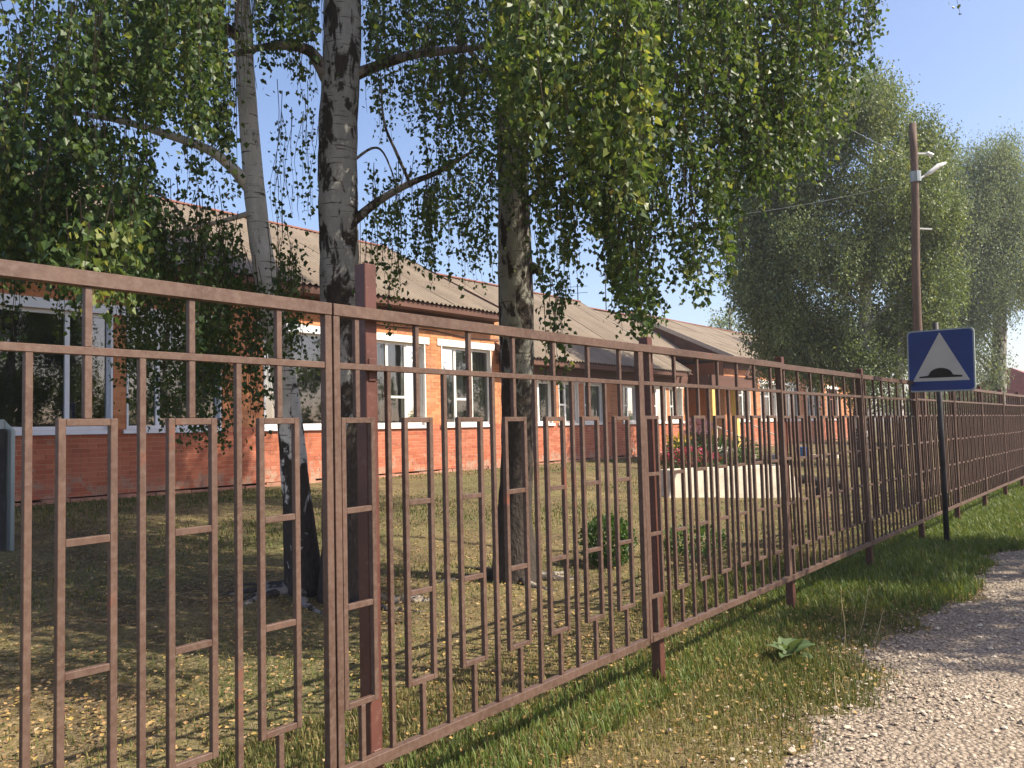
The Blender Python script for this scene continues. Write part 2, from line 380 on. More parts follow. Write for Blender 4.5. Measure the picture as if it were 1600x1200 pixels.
ops1 = [(2.6, 4.45, S, W1), (4.75, 6.53, S, W1), (6.76, 8.5, S, W1), (9.4, 11.15, S, W1), (12.11, 13.78, S, W1), (14.32, 16.17, S, W1)]
ops2 = [(17.85, 18.8, S, 2.82), (19.11, 20.11, S, 2.82), (20.42, 21.45, S, 2.82), (22.62, 23.6, S, 2.82), (24.52, 25.5, S, 2.82), (25.74, 26.72, S, 2.82)]
ops3 = [(31+2.9*i, 32.8+2.9*i, S, 3.2) for i in range(5)]
wall(-1, 16.5, .62, 4.32, ops1, S-.05, singles=300)
wall(16.5, 27.2, .62, 3.25, ops2, S-.05)
wall(30.3, 48, .62, 3.95, ops3, S-.05)
wall(27.2, 30.3, .62, 4.0, [(28.6, 29.7, .7, 2.7)], S-.05, X=-15.2)
mb = MB()
for (a, b_) in ((-1, 27.2), (30.3, 48)):
    mb = MB(); y = a
    while y < b_:
        l = min(random.uniform(.25, .5), b_-y); mb.box(-DW-.3, -DW+.04+random.uniform(0, .03), y, y+l-.012, .35, .62-random.uniform(.0, .05)); y += l
    part('plinth', mb, M['plinth'], sb, kind='stuff')
mb = MB()  # end, return and rear walls
mb.box(-21.8, -DW-.402, -1.0, -.75, .3, 4.3); mb.box(-21.8, -DW-.402, 16.3, 16.5, .3, 4.32); mb.box(-21.8, -DW-.402, 26.95, 27.2, .3, 3.25)
mb.box(-21.8, -DW-.402, 30.3, 30.55, .3, 3.95); mb.box(-21.8, -DW-.402, 47.75, 48, .3, 3.95); mb.box(-22, -21.8, -1, 48, .3, 4)
part('wall', mb, M['brick_up'], sb)
# gables
def gable(y, zl, zr, mat, th=.12):
    mb = MB(); pr = [(-12.95, zl), (-17.4, zr), (-21.9, zl)]
    mb.add([(x, y+dy, z-.08) for dy in (0, th) for x, z in pr], [(0, 1, 2), (5, 4, 3), (0, 3, 4, 1), (1, 4, 5, 2), (2, 5, 3, 0)])
    return part('gable', mb, mat, sb)
gable(16.18, 4.42, 6.78, M['soffit']); gable(26.6, 3.36, 6.28, M['soffit']); gable(30.2, 4.1, 6.2, M['soffit']); gable(-1.1, 4.42, 6.78, M['soffit']); gable(47.9, 4.1, 6.2, M['soffit'])
# roofs of corrugated sheets
def roof(t0, t1, De, ze, Dr, zr, rows=3, fasc=.17):
    mb = MB(); mb.box(-Dr-.09, -Dr+.09, t0, t1, zr+.02, zr+.06)
    rf = part('roof', mb, M['ridge'], sb, label='rusty red ridge cap over grey corrugated sheets')
    W = 1.05; n = max(1, round((t1-t0)/W)); W = (t1-t0)/n
    run = Dr-De; L = math.hypot(run, zr-ze); ang = math.atan2(zr-ze, run)
    sl_ = L/rows+.12; cols = int(W/.15)*6; waves = int(round(W/.15))
    V = []; F = []
    for th in (0, -.007):
        for s in (0, .5, 1):
            for c_ in range(cols+1):
                u = c_/cols; V.append((0, u*W, .024*math.cos(u*waves*2*math.pi)+th)); V[-1] = (-s*sl_*math.cos(ang)-math.sin(ang)*V[-1][2]*0, V[-1][1], V[-1][2]+s*sl_*math.sin(ang))
    K = cols+1
    for b0 in (0, 3*K):
        for s in (0, 1):
            for c_ in range(cols):
                i = b0+s*K+c_; F.append((i, i+1, i+K+1, i+K))
    for c_ in range(cols): F.append((c_, c_+1, 3*K+c_+1, 3*K+c_))
    me = npmesh('roof_sheet', np.array(V), np.array(F), M['slate'], smoothed=False)
    for r in range(rows):
        for k in range(n):
            o = bpy.data.objects.new('roof_sheet', me); C.objects.link(o); o.parent = rf
            s = r*(L/rows); o.location = (-De-s*math.cos(ang), t0+k*W+random.uniform(-.004, .004), ze+s*math.sin(ang)+.012*r+.006*(k % 2)+random.uniform(-.003, .003))
            o.rotation_euler = (0, random.uniform(-.004, .004), 0)
    # rear slope, one big corrugated skin
    nn = n*waves*4; V = []; F = []
    for s in (0, 1):
        for c_ in range(nn+1):
            u = c_/nn; V.append((-Dr-s*run, t0+u*(t1-t0), zr-s*(zr-ze)+.02*math.cos(u*n*waves*2*math.pi)))
    for c_ in range(nn): F.append((c_, c_+1, nn+2+c_, nn+1+c_))
    link('rear_roof_slope', npmesh('rear_roof_slope', np.array(V), np.array(F), M['slate']), rf)
    mb = MB(); mb.box(-De-.10, -De-.06, t0+.02, t1-.02, ze-fasc, ze-.03); mb.box(-DW-.01, -De-.102, t0+.02, t1-.02, ze-fasc, ze-fasc+.02)
    part('fascia', mb, M['soffit'], sb)
    for y in (t0-.02, t1-.02):
        mb = MB(); mb.bar((-De+.02, y+.02, ze-.05), (-Dr, y+.02, zr-.03), .03, .16); part('verge_board', mb, M['deadwood'] if y > 20 else M['soffit'], sb)
roof(-1.3, 16.35, 12.9, 4.43, 17.4, 6.80)
roof(16.35, 26.35, 12.9, 3.38, 17.4, 6.30)
roof(30.1, 48.4, 12.9, 4.12, 17.4, 6.25)
roof(26.4, 30.05, 14.6, 4.15, 17.4, 6.12, rows=2, fasc=.1)
mb = MB(); mb.box(-DW+.003, -DW+.028, -1, 16.3, 4.12, 4.3); mb.box(-DW+.003, -DW+.028, 16.5, 27.2, 2.98, 3.24); mb.box(-DW+.003, -DW+.028, 30.3, 48, 3.7, 3.94)
part('frieze_board', mb, M['soffit'], sb)
# windows
def window(a, b_, z0, z1, mull, trans, mat, lintel=True, curtain=(0, 1), ccol='curtain', sill=.05):
    fx0, fx1 = -DW-.13, -DW-.07; w_ = .06; mb = MB()
    mb.box(fx0, fx1, a, a+w_, z0, z1); mb.box(fx0, fx1, b_-w_, b_, z0, z1)
    mb.box(fx0, fx1, a+w_, b_-w_, z1-w_, z1); mb.box(fx0, fx1, a+w_, b_-w_, z0, z0+w_)
    xs_ = [a+(b_-a)*m for m in mull]
    for x in xs_: mb.box(fx0+.002, fx1-.002, x-.035, x+.035, z0+w_, z1-w_)
    ed = [a+w_] + xs_ + [b_-w_]
    for li, h in trans:
        mb.box(fx0+.004, fx1-.004, ed[li]+(.035 if li else 0), ed[li+1]-(.035 if li < len(ed)-2 else 0), z0+(z1-z0)*h-.025, z0+(z1-z0)*h+.025)
    wn = part('window', mb, mat, sb)
    for li in range(len(ed)-1):
        hs = sorted([h for l, h in trans if l == li]); zz = [z0+w_] + [z0+(z1-z0)*h for h in hs] + [z1-w_]
        for q in range(len(zz)-1):
            mb = MB(); ya = ed[li]+(.035 if li else 0); yb = ed[li+1]-(.035 if li < len(ed)-2 else 0)
            mb.add([(fx0+.03, ya, zz[q]), (fx0+.03, yb, zz[q]), (fx0+.03, yb, zz[q+1]), (fx0+.03, ya, zz[q+1])], [(0, 1, 2, 3)])
            part('pane', mb, M['glass'], wn)
    mb = MB(); mb.box(fx1+.004, -DW+sill, a-.06, b_+.06, z0-.07, z0-.003); part('sill', mb, mat, wn)
    for y0, y1 in ((a-.0, a+.03), (b_-.03, b_)):
        mb = MB(); mb.box(fx1+.003, -DW+.012, y0, y1, z0, z1-.003); part('reveal', mb, mat, wn)
    if lintel:
        mb = MB(); mb.box(-DW-.06, -DW+.022, a-.13, b_+.13, z1+.002, z1+.16); part('lintel', mb, mat, wn)
    mb = MB(); mb.box(-DW-.42, -DW-.405, a-.3, b_+.3, z0-.3, z1+.3); part('dark_room_sheet', mb, M['dark_in'], wn)  # near-black sheet puts the unlit room's darkness into colour
    for c0, c1 in curtain:
        V = []; n = int((c1-c0)*(b_-a)/.03)+2
        for z in (z0+.0, z1-.0):
            for i in range(n): V.append((-DW-.22+.03*math.sin(i*1.3)+.01*math.sin(i*3.1), a+(b_-a)*(c0+(c1-c0)*i/(n-1)), z))
        link('curtain', npmesh('curtain', np.array(V), np.array([(i, i+1, n+i+1, n+i) for i in range(n-1)]), M[ccol]), wn)
for i, o in enumerate(ops1):
    if i < 4: window(*o, ((.62,) if i < 2 else (.33,)), [], M['plastic'], curtain=[] if i != 3 else [(0, .3)])
window(*ops1[4], (.32, .66), [(1, .34)], M['white'], curtain=[(0, .32), (.36, 1)])
window(*ops1[5], (.30, .63), [(0, .66), (1, .66), (1, .33)], M['white'], curtain=[(0, .55), (.6, 1)])
for i, o in enumerate(ops2): window(*o, (.42,), [(0, .45)], M['white'], curtain=[(0, .36), (.5, 1)], lintel=i not in (3,))
for i, o in enumerate(ops3): window(*o, (.33, .66), [(1, .66)], M['white'], curtain=[(0, .3), (.7, 1)])
# wire slung along the wall under the eaves
mb = MB(); pts = [(-DW+.03, y, 3.93-.05*math.sin((y-11)*1.1)**2-.02*(y-11)) for y in np.arange(11, 17, .25)]
mb.tube(pts, [.012]*len(pts), 5); part('wall_cable', mb, M['cable'], sb)
# porch between the two blocks
mb = MB(); mb.box(-15.2, -12.6, 27.3, 31.4, 2.95, 3.02); mb.box(-12.6, -12.5, 27.25, 31.45, 2.9, 3.28); mb.box(-15.2, -12.602, 27.2, 27.28, 2.9, 3.28); part('porch_canopy', mb, M['soffit'], sb, label='brown flat entrance canopy')
M['canopy'] = simple('canopy_brown', (.24, .11, .08), .6, .15, 4)
sb.children[-1].data.materials[0] = M['canopy']
mb = MB()
mb.bar((-12.45, 30.2, 3.3), (-12.45, 30.85, 3.85), .05, .09); mb.bar((-12.45, 30.85, 3.85), (-12.45, 31.5, 3.3), .05, .09); mb.bar((-12.45, 30.2, 3.31), (-12.45, 31.5, 3.31), .05, .07)
for q in (30.6, 30.85, 31.1): mb.bar((-12.45, 30.85, 3.32), (-12.45, q, 3.8-abs(q-30.85)*.85), .04, .05)
part('pediment', mb, M['soffit'], sb, label='small triangular truss over the entrance')
for y in (27.5, 29.6):
    mb = MB(); mb.box(-12.85, -12.62, y, y+.23, .5, 2.9); part('pillar', mb, M['yellow'], sb, label='yellow painted porch pillar', bevel=.01)
mb = MB(); mb.box(-15.25, -15.18, 28.6, 29.7, .7, 2.7); mb.box(-15.18, -15.16, 29.12, 29.18, .7, 2.68); dr = part('door', mb, M['door'], sb)
mb = MB(); mb.tube([(-15.13, 29.05, 1.6), (-15.13, 29.05, 1.8)], [.012]*2, 6); part('handle', mb, M['galv'], dr)
for k in range(3):
    mb = MB(); mb.box(-15.2, -12.3+.3*k-.6, 27.6, 30.6, .3, .75-.14*k); part('step', mb, M['concrete'], sb, bevel=.01)
mb = MB()
for y in (27.5, 30.8):
    mb.bar((-12.5, y, 1.45), (-11.5, y, 1.0), .04)
    for x, z in ((-12.5, 1.45), (-11.5, 1.0)): mb.bar((x, y, .4), (x, y, z), .04)
part('handrail', mb, M['white'], sb)
mb = MB(); q = PD(947, 478, 17.4)
mb.tube([(q[0], q[1], 6.1), (q[0], q[1], 8.3)], [.022, .014], 6); part('antenna_mast', mb, M['steel_dark'], sb)
mb = MB(); q = PD(903, 466, 17.4); mb.tube([q-np.array([0, 0, .3]), q+np.array([0, 0, .55])], [.018]*2, 6)
for k in (.45, .2):
    mb.bar(q+np.array([-.35, -.15, k]), q+np.array([.35, .15, k]), .015)
part('antenna', mb, M['steel_dark'], sb)

# ---------------------------------------------------------------- fence
FX = -2.38; L = 2.262; Y0 = 1.955
fence = thing('metal_fence', (FX, Y0, 0), 'rust-brown welded metal fence of bars and ladder boxes along the gravel road', 'fence')
Z = dict(top=1.955, mid=1.75, bot=.285, b0=.505, b1=1.56, c1=1.215, c2=.865)
def panel_meshes():
    fr = MB(); g = .004; e = .030
    fr.box(-.015, .015, g, g+e, Z['bot']-.02, Z['top']-.0225); fr.box(-.015, .015, L-g-e, L-g, Z['bot']-.02, Z['top']-.0225)
    fr.box(-.018, .018, g, L-g, Z['top']-.022, Z['top']+.022); fr.box(-.017, .017, g+e+.001, L-g-e-.001, Z['bot']-.02, Z['bot']+.02)
    md = MB(); md.box(-.0115, .0115, g+e, L-g-e, Z['mid']-.0115, Z['mid']+.0115)
    br = MB(); br.box(-.01, .01, -.01, .01, Z['bot']+.02, Z['mid']-.0118)
    bx = MB(); hw = .082
    bx.box(-.0105, .0105, -hw, -hw+.021, Z['b0'], Z['b1']); bx.box(-.0105, .0105, hw-.021, hw, Z['b0'], Z['b1'])
    bx.box(-.0102, .0102, -hw+.021, hw-.021, Z['b1']-.021, Z['b1']-.0003); bx.box(-.0102, .0102, -hw+.021, hw-.021, Z['b0']+.0003, Z['b0']+.021)
    st = MB(); st.box(-.0098, .0098, -.0105, .0105, Z['b1']+.0002, Z['mid']-.0118); st.box(-.0098, .0098, -.0105, .0105, Z['mid']+.0118, Z['top']-.0222)
    s2 = MB(); s2.box(-.0098, .0098, -.0105, .0105, Z['bot']+.0202, Z['b0']-.0002)
    cr = MB(); cr.box(-.01, .01, -hw+.0212, hw-.0212, -.0105, .0105)
    return [q.mesh(n, M['paint'], bevel=.0015) for q, n in ((fr, 'panel'), (md, 'middle_rail'), (br, 'bar'), (bx, 'box_frame'), (st, 'upper_stub'), (s2, 'lower_stub'), (cr, 'crossbar'))]
PM = panel_meshes()
lean = {1: -.004, 2: -.016, 3: -.012, 4: -.006, 5: -.002}
def add(nm, me, par, loc, rot=None):
    o = bpy.data.objects.new(nm, me); C.objects.link(o); o.parent = par; o.location = loc
    if rot: o.rotation_euler = rot
    return o
for i in range(-1, 10):
    dz = random.uniform(-.004, .004) if i > 0 else 0
    pn = add('panel', PM[0], fence, (0, i*L, dz), (0, lean.get(i, random.uniform(-.006, .003) if i > 0 else 0), 0))
    add('middle_rail', PM[1], pn, (0, 0, 0))
    for k in range(7):
        yc = .125+.3185*k + .05*(k/6-.5)*0
        yc = .034+.09+.082*0+.317*k+.0 if False else .172-.05+.3185*k
        r_ = (random.uniform(-.002, .002), random.uniform(-.001, .001), 0)
        add('box_frame', PM[3], pn, (0, yc, 0), None); add('upper_stub', PM[4], pn, (0, yc+random.uniform(-.004, .004), 0)); add('lower_stub', PM[5], pn, (0, yc+random.uniform(-.006, .006), 0))
        for zc in ('c1', 'c2'): add('crossbar', PM[6], pn, (0, yc, Z[zc]+random.uniform(-.006, .006)), (random.uniform(-.012, .012), 0, 0))
        if k < 6: add('bar', PM[2], pn, (0, yc+.159+random.uniform(-.003, .003), 0))
def post_me(h):
    mb = MB(); mb.box(-.03, .03, -.03, .03, -.3, h); mb.box(.03, .036, -.02, .02, 1.70, 1.79); mb.box(.03, .036, -.02, .02, .27, .31)
    return mb.mesh('post', M['post'], bevel=.003)
pA, pB = post_me(2.16), post_me(2.04)
for i, (dy, dx) in enumerate([(.22, -.053), (.21, -.053), (.17, -.06), (.14, -.055), (.16, -.055), (.12, -.055), (.14, -.055), (.12, -.055), (.14, -.055), (.12, -.055)]):
    add('post', pA if i == 0 else pB, fence, (dx, i*L+dy, 0), (random.uniform(-.006, .006), -.008 if 0 < i < 5 else 0, 0))

# ---------------------------------------------------------------- road sign
sg = thing('road_sign', (-2.12, 10.95, 0), 'square blue speed bump sign with white triangle on dark post by the road', 'road sign')
mb = MB(); tp = P(1467, 503, 9.9)
mb.tube([(-2.12, 10.95, -.1), (-2.12+.0, 10.95, tp[2]*.5), (-2.12, 10.95, tp[2])], [.032]*3, 12)
part('post', mb, M['steel_dark'], sg, smoothed=True)
c0 = P(1469.5, 563, 9.86); ez = Vector((.055, .0, 1)).normalized(); ex = Vector((math.cos(.06), math.sin(.06)*-1, 0)); ex = (ex - ez*ex.dot(ez)).normalized(); en = ex.cross(ez)  # normal towards -Y
ez = Vector((.018, 0, 1)).normalized(); ex = Vector((.995, -.1, -.018)).normalized(); en = ex.cross(ez).normalized()
def plate(poly, d0, d1, mat, name, rnd=0):
    mb = MB(); n = len(poly)
    vs = [Vector(c0) + ex*x + ez*y + en*d for d in (d0, d1) for x, y in poly]
    mb.add(vs, [tuple(range(n))[::-1], tuple(range(n, 2*n))] + [(i, (i+1) % n, n+(i+1) % n, n+i) for i in range(n)])
    return part(name, mb, mat, sg)
def rsq(h, r, n=5):
    out = []
    for cx, cy, a0 in ((h-r, h-r, 0), (-h+r, h-r, 90), (-h+r, -h+r, 180), (h-r, -h+r, 270)):
        for k in range(n): a = rad(a0+90*k/(n-1)); out.append((cx+r*math.cos(a), cy+r*math.sin(a)))
    return out
M['sign_back'] = simple('sign_grey', (.42, .47, .47), .5, .1, 5, bmp=0)
M['sign_blue'] = simple('sign_blue', (.018, .055, .24), .35, .12, 4, bmp=0, spec=.5)
M['sign_white'] = simple('sign_white', (.62, .60, .55), .45, .05, 4, bmp=0)
M['sign_black'] = simple('sign_black', (.012, .012, .012), .5, .05, 4, bmp=0)
hs = .372
plate(rsq(hs, .05), -.012, .006, M['sign_back'], 'plate'); plate(rsq(hs-.018, .04), .0065, .009, M['sign_blue'], 'blue_face')
plate([(-.315, -.245), (.315, -.245), (0, .335)], .0095, .0115, M['sign_white'], 'white_triangle')
hump_ = [(-.24, -.205), (.235, -.205), (.235, -.185), (.14, -.175)] + [(.13*math.cos(a)*1.0, -.175+.085*math.sin(a)) for a in np.linspace(.15, math.pi-.15, 12)] + [(-.14, -.178), (-.24, -.188)]
plate(hump_, .012, .0135, M['sign_black'], 'hump_symbol')
mb = MB()
for z in (-.2, .2):
    q = Vector(c0)+ez*z; mb.box(q.x-.05, q.x+.05, q.y+.004, q.y+.05, q.z-.012, q.z+.012)
part('bracket', mb, M['galv'], sg)

# ---------------------------------------------------------------- utility pole with lamp, wires
z_p = 20.; b0 = P(1437, 640, z_p); t0_ = P(1425, 193, z_p)
up_ = thing('utility_pole', (b0[0], b0[1], .1), 'tall weathered wooden pole with a white street lamp arm', 'pole')
tt = np.linspace(0, 1, 14); A = np.array([b0[0], b0[1], -.2]); B = t0_
mb = MB(); mb.tube([A+(B-A)*u+np.array([.02*math.sin(9*u), .02*math.cos(7*u), 0]) for u in tt], [.118-.035*u for u in tt], 12, wob=.06); part('shaft', mb, M['polewood'], up_, smoothed=True)
a1 = P(1432, 283, z_p); a2 = P(1441, 277, z_p); a3 = P(1478, 254, z_p)
mb = MB(); mb.tube([P(1430, 268, z_p), P(1431, 284, z_p)], [.125, .125], 12); part('bracket', mb, M['galv'], up_)
mb = MB(); mb.tube([a1, a2, a2+(a3-a2)*.4], [.025, .025, .025], 8); part('lamp_arm', mb, M['white'], up_)
mb = MB(); mb.tube([a2+(a3-a2)*.1, a2+(a3-a2)*.35, a2+(a3-a2)*.7+np.array([0, 0, .03]), a3], [.03, .055, .06, .02], 10); part('lamp_head', mb, M['white'], up_, smoothed=True)
mb = MB(); mb.bar(P(1428, 240, z_p), P(1452, 240, z_p), .04); mb.tube([P(1448, 239, z_p), P(1457, 243, z_p)], [.05, .06], 8); mb.bar(P(1434, 357, z_p), P(1456, 358, z_p), .035); part('insulator', mb, M['white'], up_)
for (s_, e_, sag, lb) in ((P(1425, 250, z_p), np.array([-6.5, -12, 7.6]), .7, 'upper thin grey wire sagging from the pole over the birches'), (P(1430, 282, z_p), np.array([-14, 14.5, 6.6]), .5, 'lower thin grey wire running from the pole to the school roof')):
    mb = MB(); pts = [s_+(e_-s_)*u-np.array([0, 0, sag*4*u*(1-u)]) for u in np.linspace(0, 1, 24)]; mb.tube(pts, [.004]*24, 4)
    link('power_line', mb.mesh('power_line', M['galv']), None, lb, 'wire')

# ---------------------------------------------------------------- leafy things
def leaves(Pb, Dv, size, wid=.42):
    """Pb (n,3) leaf bases, Dv (n,3) unit directions, size (n,) -> verts, faces (two tris each)"""
    n = len(Pb); r = RNG.normal(size=(n, 3)); s = np.cross(Dv, r); s /= np.linalg.norm(s, axis=1)[:, None]+1e-9
    nn = np.cross(Dv, s); sz = size[:, None]; f = RNG.uniform(.02, .22, (n, 1))
    a = Pb; b = Pb+(Dv*.36+s*wid+nn*f)*sz; c = Pb+(Dv*1.0+nn*RNG.uniform(-.15, .15, (n, 1)))*sz; d = Pb+(Dv*.36-s*wid+nn*f)*sz
    V = np.stack([a, b, c, d], 1).reshape(-1, 3); i = 4*np.arange(n)[:, None]
    F = np.stack([i+np.array([[0, 1, 2]]), i+np.array([[0, 2, 3]])], 1).reshape(-1, 3)
    return V, F
BARE = [([(374, 0), (390, 200), (410, 420)], 24, .9), ([(385, 285), (330, 236), (270, 213), (130, 180)], 15, .8), ([(534, 0), (529, 250), (530, 420)], 36, .93),
        ([(808, 340), (810, 640)], 30, .85), ([(480, 78), (510, 120)], 18, .8), ([(560, 110), (650, 84), (750, 73)], 12, .75), ([(560, 335), (640, 287), (690, 268)], 10, .7), ([(440, 180), (445, 360)], 26, .6), ([(270, 250), (300, 320)], 26, .6), ([(1060, 270), (1075, 330)], 22, .7), ([(880, 420), (930, 470)], 18, .6), ([(700, 380), (730, 430)], 20, .5)]
class Crown:
    bare = None
    def __init__(s): s.B = []; s.D = []; s.S = []; s.T = []; s.tw = []
    def strand(s, top, length, ls, per_m=70, spread=.07, sway=.12, tw=True, hue=0, wind=0):
        a = RNG.uniform(0, 6.28); dx = np.array([math.cos(a), math.sin(a), 0])*RNG.uniform(.1, 1)*sway*length - CR*wind*length
        n = max(4, int(length*per_m*RNG.uniform(.7, 1.2))); u = np.sort(RNG.uniform(0, 1, n)**.9)
        ph = RNG.uniform(0, 6.28)
        def pt(u):
            u = np.asarray(u)[:, None]
            return top + dx*np.sqrt(u) + np.array([0, 0, -1.])*length*u + np.array([math.sin(ph), math.cos(ph), 0])*.03*np.sin(u*7+ph)*length
        c = pt(u); off = RNG.normal(size=(n, 3))*np.array([1, 1, .7])*spread*(1-.45*u[:, None])
        s.B.append(c+off); d = RNG.normal(size=(n, 3))*.65 + np.array([0, 0, -1.]); d /= np.linalg.norm(d, axis=1)[:, None]
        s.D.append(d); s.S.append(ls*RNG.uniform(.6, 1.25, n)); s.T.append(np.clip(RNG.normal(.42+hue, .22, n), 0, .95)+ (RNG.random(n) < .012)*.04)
        if tw: s.tw.append(pt(np.linspace(0, 1, 6)))
    def clump(s, c, r, n, ls):
        d = RNG.normal(size=(n, 3)); d /= np.linalg.norm(d, axis=1)[:, None]
        s.B.append(c+d*r*RNG.uniform(.3, 1, (n, 1))**.6); e = d+RNG.normal(size=(n, 3))*.7+np.array([0, 0, .1]); e /= np.linalg.norm(e, axis=1)[:, None]
        s.D.append(e); s.S.append(ls*RNG.uniform(.6, 1.3, n)); s.T.append(RNG.uniform(0, .95, n))
    def build(s, root, mat, wid=.42, twr=.0022, name='crown'):
        B = np.concatenate(s.B); D = np.concatenate(s.D); S = np.concatenate(s.S); T = np.clip(np.concatenate(s.T), 0, .995)
        if s.bare:
            q = B-CO; dz = q@F0; u = 800+FPX*(q@CR)/dz; v = 600-FPX*(q@CU)/dz; cut_ = np.zeros(len(B))
            for pts, hw, pr in s.bare:
                for (xa, ya), (xb, yb) in zip(pts[:-1], pts[1:]):
                    L2 = (xb-xa)**2+(yb-ya)**2; f = np.clip(((u-xa)*(xb-xa)+(v-ya)*(yb-ya))/L2, 0, 1)
                    dd = np.hypot(u-xa-f*(xb-xa), v-ya-f*(yb-ya)); cut_ = np.maximum(cut_, np.where(dd < hw, pr, 0))
            k_ = RNG.random(len(B)) >= cut_; B, D, S, T = B[k_], D[k_], S[k_], T[k_]
        V, F = leaves(B, D, S, wid)
        link(name, npmesh(name, V, F, mat, np.repeat(T, 2)), root, kind='stuff')
        if s.tw:
            Q = np.array(s.tw); n, k, _ = Q.shape; rr = twr*np.linspace(1.8, .6, k)[None, :, None]
            tri = [np.array([math.cos(a), math.sin(a), 0]) for a in (0, 2.09, 4.19)]
            V = np.stack([Q+t_*rr for t_ in tri], 2).reshape(-1, 3); fs = []
            for i in range(k-1):
                for j in range(3): fs.append((i*3+j, i*3+(j+1) % 3, (i+1)*3+(j+1) % 3, (i+1)*3+j))
            F = (np.array(fs)[None]+(k*3)*np.arange(n)[:, None, None]).reshape(-1, 4)
            link('twigs', npmesh('twigs', V, F, M['twig']), root, kind='stuff')
def interp_tube(pts, ws, n, wob_amp=.0, k=6):
    P_ = np.array(pts, float); W = np.array(ws, float); m = len(P_); u = np.linspace(0, m-1, (m-1)*k+1)
    out = []; ow = []
    for x in u:
        i = min(int(x), m-2); f = x-i; p0, p1, p2, p3 = P_[max(i-1, 0)], P_[i], P_[i+1], P_[min(i+2, m-1)]
        out.append(.5*((2*p1)+(-p0+p2)*f+(2*p0-5*p1+4*p2-p3)*f*f+(-p0+3*p1-3*p2+p3)*f**3)); ow.append(W[i]*(1-f)+W[i+1]*f)
    return out, ow
def trunk(root, pix, z, mat, gpt, extra, name='trunk', n=22, sm=True):
    pts = []; ws = []
    zb = depth(gpt)
    for (px, py, wpx) in pix:
        pts.append(P(px, py, z)); ws.append(wpx*z/FPX/2)
    pts[-1] = np.array(gpt)-np.array([0, 0, .08])
    top = pts[0]; 
    pts = [top+np.array(e[:3]) for e in extra[::-1]]+pts; ws = [e[3] for e in extra[::-1]]+ws
    o, w_ = interp_tube(pts, ws, n); mb = MB(); mb.tube(o, w_, n, wob=.07); return part(name, mb, mat, root, smoothed=sm)
def limb(root, pix, mat, name='branch', label=None, n=9):
    pts = [P(px, py, z) for px, py, z, w_ in pix]; ws = [w_*z/FPX/2 for px, py, z, w_ in pix]
    o, w2 = interp_tube(pts, ws, n, k=5); mb = MB(); mb.tube(o, w2, n, wob=.12); return part(name, mb, mat, root, label, smoothed=True)
def fill(cr, x0, x1, y0, y1, z0, z1, n, ls=.044, per_m=88, jt=60, jb=70, spread=.052, sway=.1, hue=0, prof=None):
    for _ in range(n):
        u = RNG.uniform(); px = x0+(x1-x0)*u; z = RNG.uniform(z0, z1); ya = y0+RNG.uniform(-jt, jt*.3)
        yb = (y1 if prof is None else np.interp(px, prof[0], prof[1]))+RNG.uniform(-jb, jb*.25)
        if yb-ya < 40: yb = ya+40
        ya = max(ya, yb-RNG.uniform(.7, 2.0)*FPX/z)
        cr.strand(P(px, ya, z), (yb-ya)/FPX*z, ls, per_m, spread*RNG.uniform(.6, 1.5), sway, hue=hue+RNG.uniform(-.22, .2))
def upper(cr, c, rx, z0, z1, n, ls=.075, per_m=62, clear=True):
    sub = []
    for _ in range(max(6, n//26)):
        a = RNG.uniform(0, 6.28); r = rx*RNG.uniform(0, 1)**.55; z = RNG.uniform(z0, z1); k = 1-.45*(z-z0)/(z1-z0); sub.append((c[0]+r*k*math.cos(a), c[1]+r*k*math.sin(a), z))
    for _ in range(n):
        q_ = sub[RNG.integers(len(sub))]; p = np.array(q_)+RNG.normal(size=3)*np.array([.42, .42, .3])
        mxl = 9.
        if clear:
            q = p-CO-np.array([0, 0, 1.5]); dz = q@F0
            if dz > 0 and 800+FPX*(q@CR)/dz < 1680 and 600-FPX*(q@CU)/dz > -60:
                for l_ in (1.1, .75, .45, .2):
                    q = p-CO-np.array([0, 0, l_+.1]); dz = q@F0
                    if 600-FPX*(q@CU)/dz < -60: mxl = l_; break
                else: continue
        cr.strand(p, min(mxl, RNG.uniform(.6, 1.5)), ls, per_m, .12, .15, tw=False)

# --- birch 1 : slim white trunk leaning left
g1 = PG(478, 925); z1_ = depth(g1)
T1 = thing('birch_tree', g1, 'slim leaning birch with bright white trunk, leftmost of the three by the fence', 'tree', None)
trunk(T1, [(374, -40, 24), (384, 130, 28), (397, 290, 32), (410, 400, 34), (424, 480, 36), (440, 570, 37), (453, 660, 39), (464, 780, 44), (478, 925, 66)], z1_, M['bark1'], g1, [(-.05, -.3, 1.6, .07), (.1, -.5, 3.6, .045), (.1, -.5, 5.2, .015)])
z = z1_
limb(T1, [(388, 292, z, 20), (366, 265, z-.1, 18), (330, 236, z-.2, 15), (270, 213, z-.3, 13), (200, 191, z-.4, 11), (140, 180, z-.5, 9), (70, 172, z-.6, 5)], M['bark1'])
limb(T1, [(376, 60, z, 18), (330, 30, z-.3, 15), (250, 10, z-.8, 12), (140, -30, z-1.2, 8)], M['branch'])
limb(T1, [(400, 330, z, 10), (350, 345, z-.2, 7), (290, 358, z-.4, 5), (265, 372, z-.5, 3)], M['deadwood'], 'dead_branch')
limb(T1, [(290, 357, z-.4, 6), (275, 325, z-.4, 5), (232, 290, z-.4, 3)], M['deadwood'], 'dead_branch')
c1 = Crown()
fill(c1, -120, 250, -60, 0, 4.6, 7.4, 150, prof=([-120, 0, 120, 200, 250], [440, 420, 300, 200, 210]), jb=150, hue=.03)
fill(c1, -120, 235, 240, 440, 4.8, 7.6, 125, jt=60, jb=70, hue=-.14, spread=.08, per_m=95)  # lower hue darkens these leaves, putting the dense clump's shade into their colour
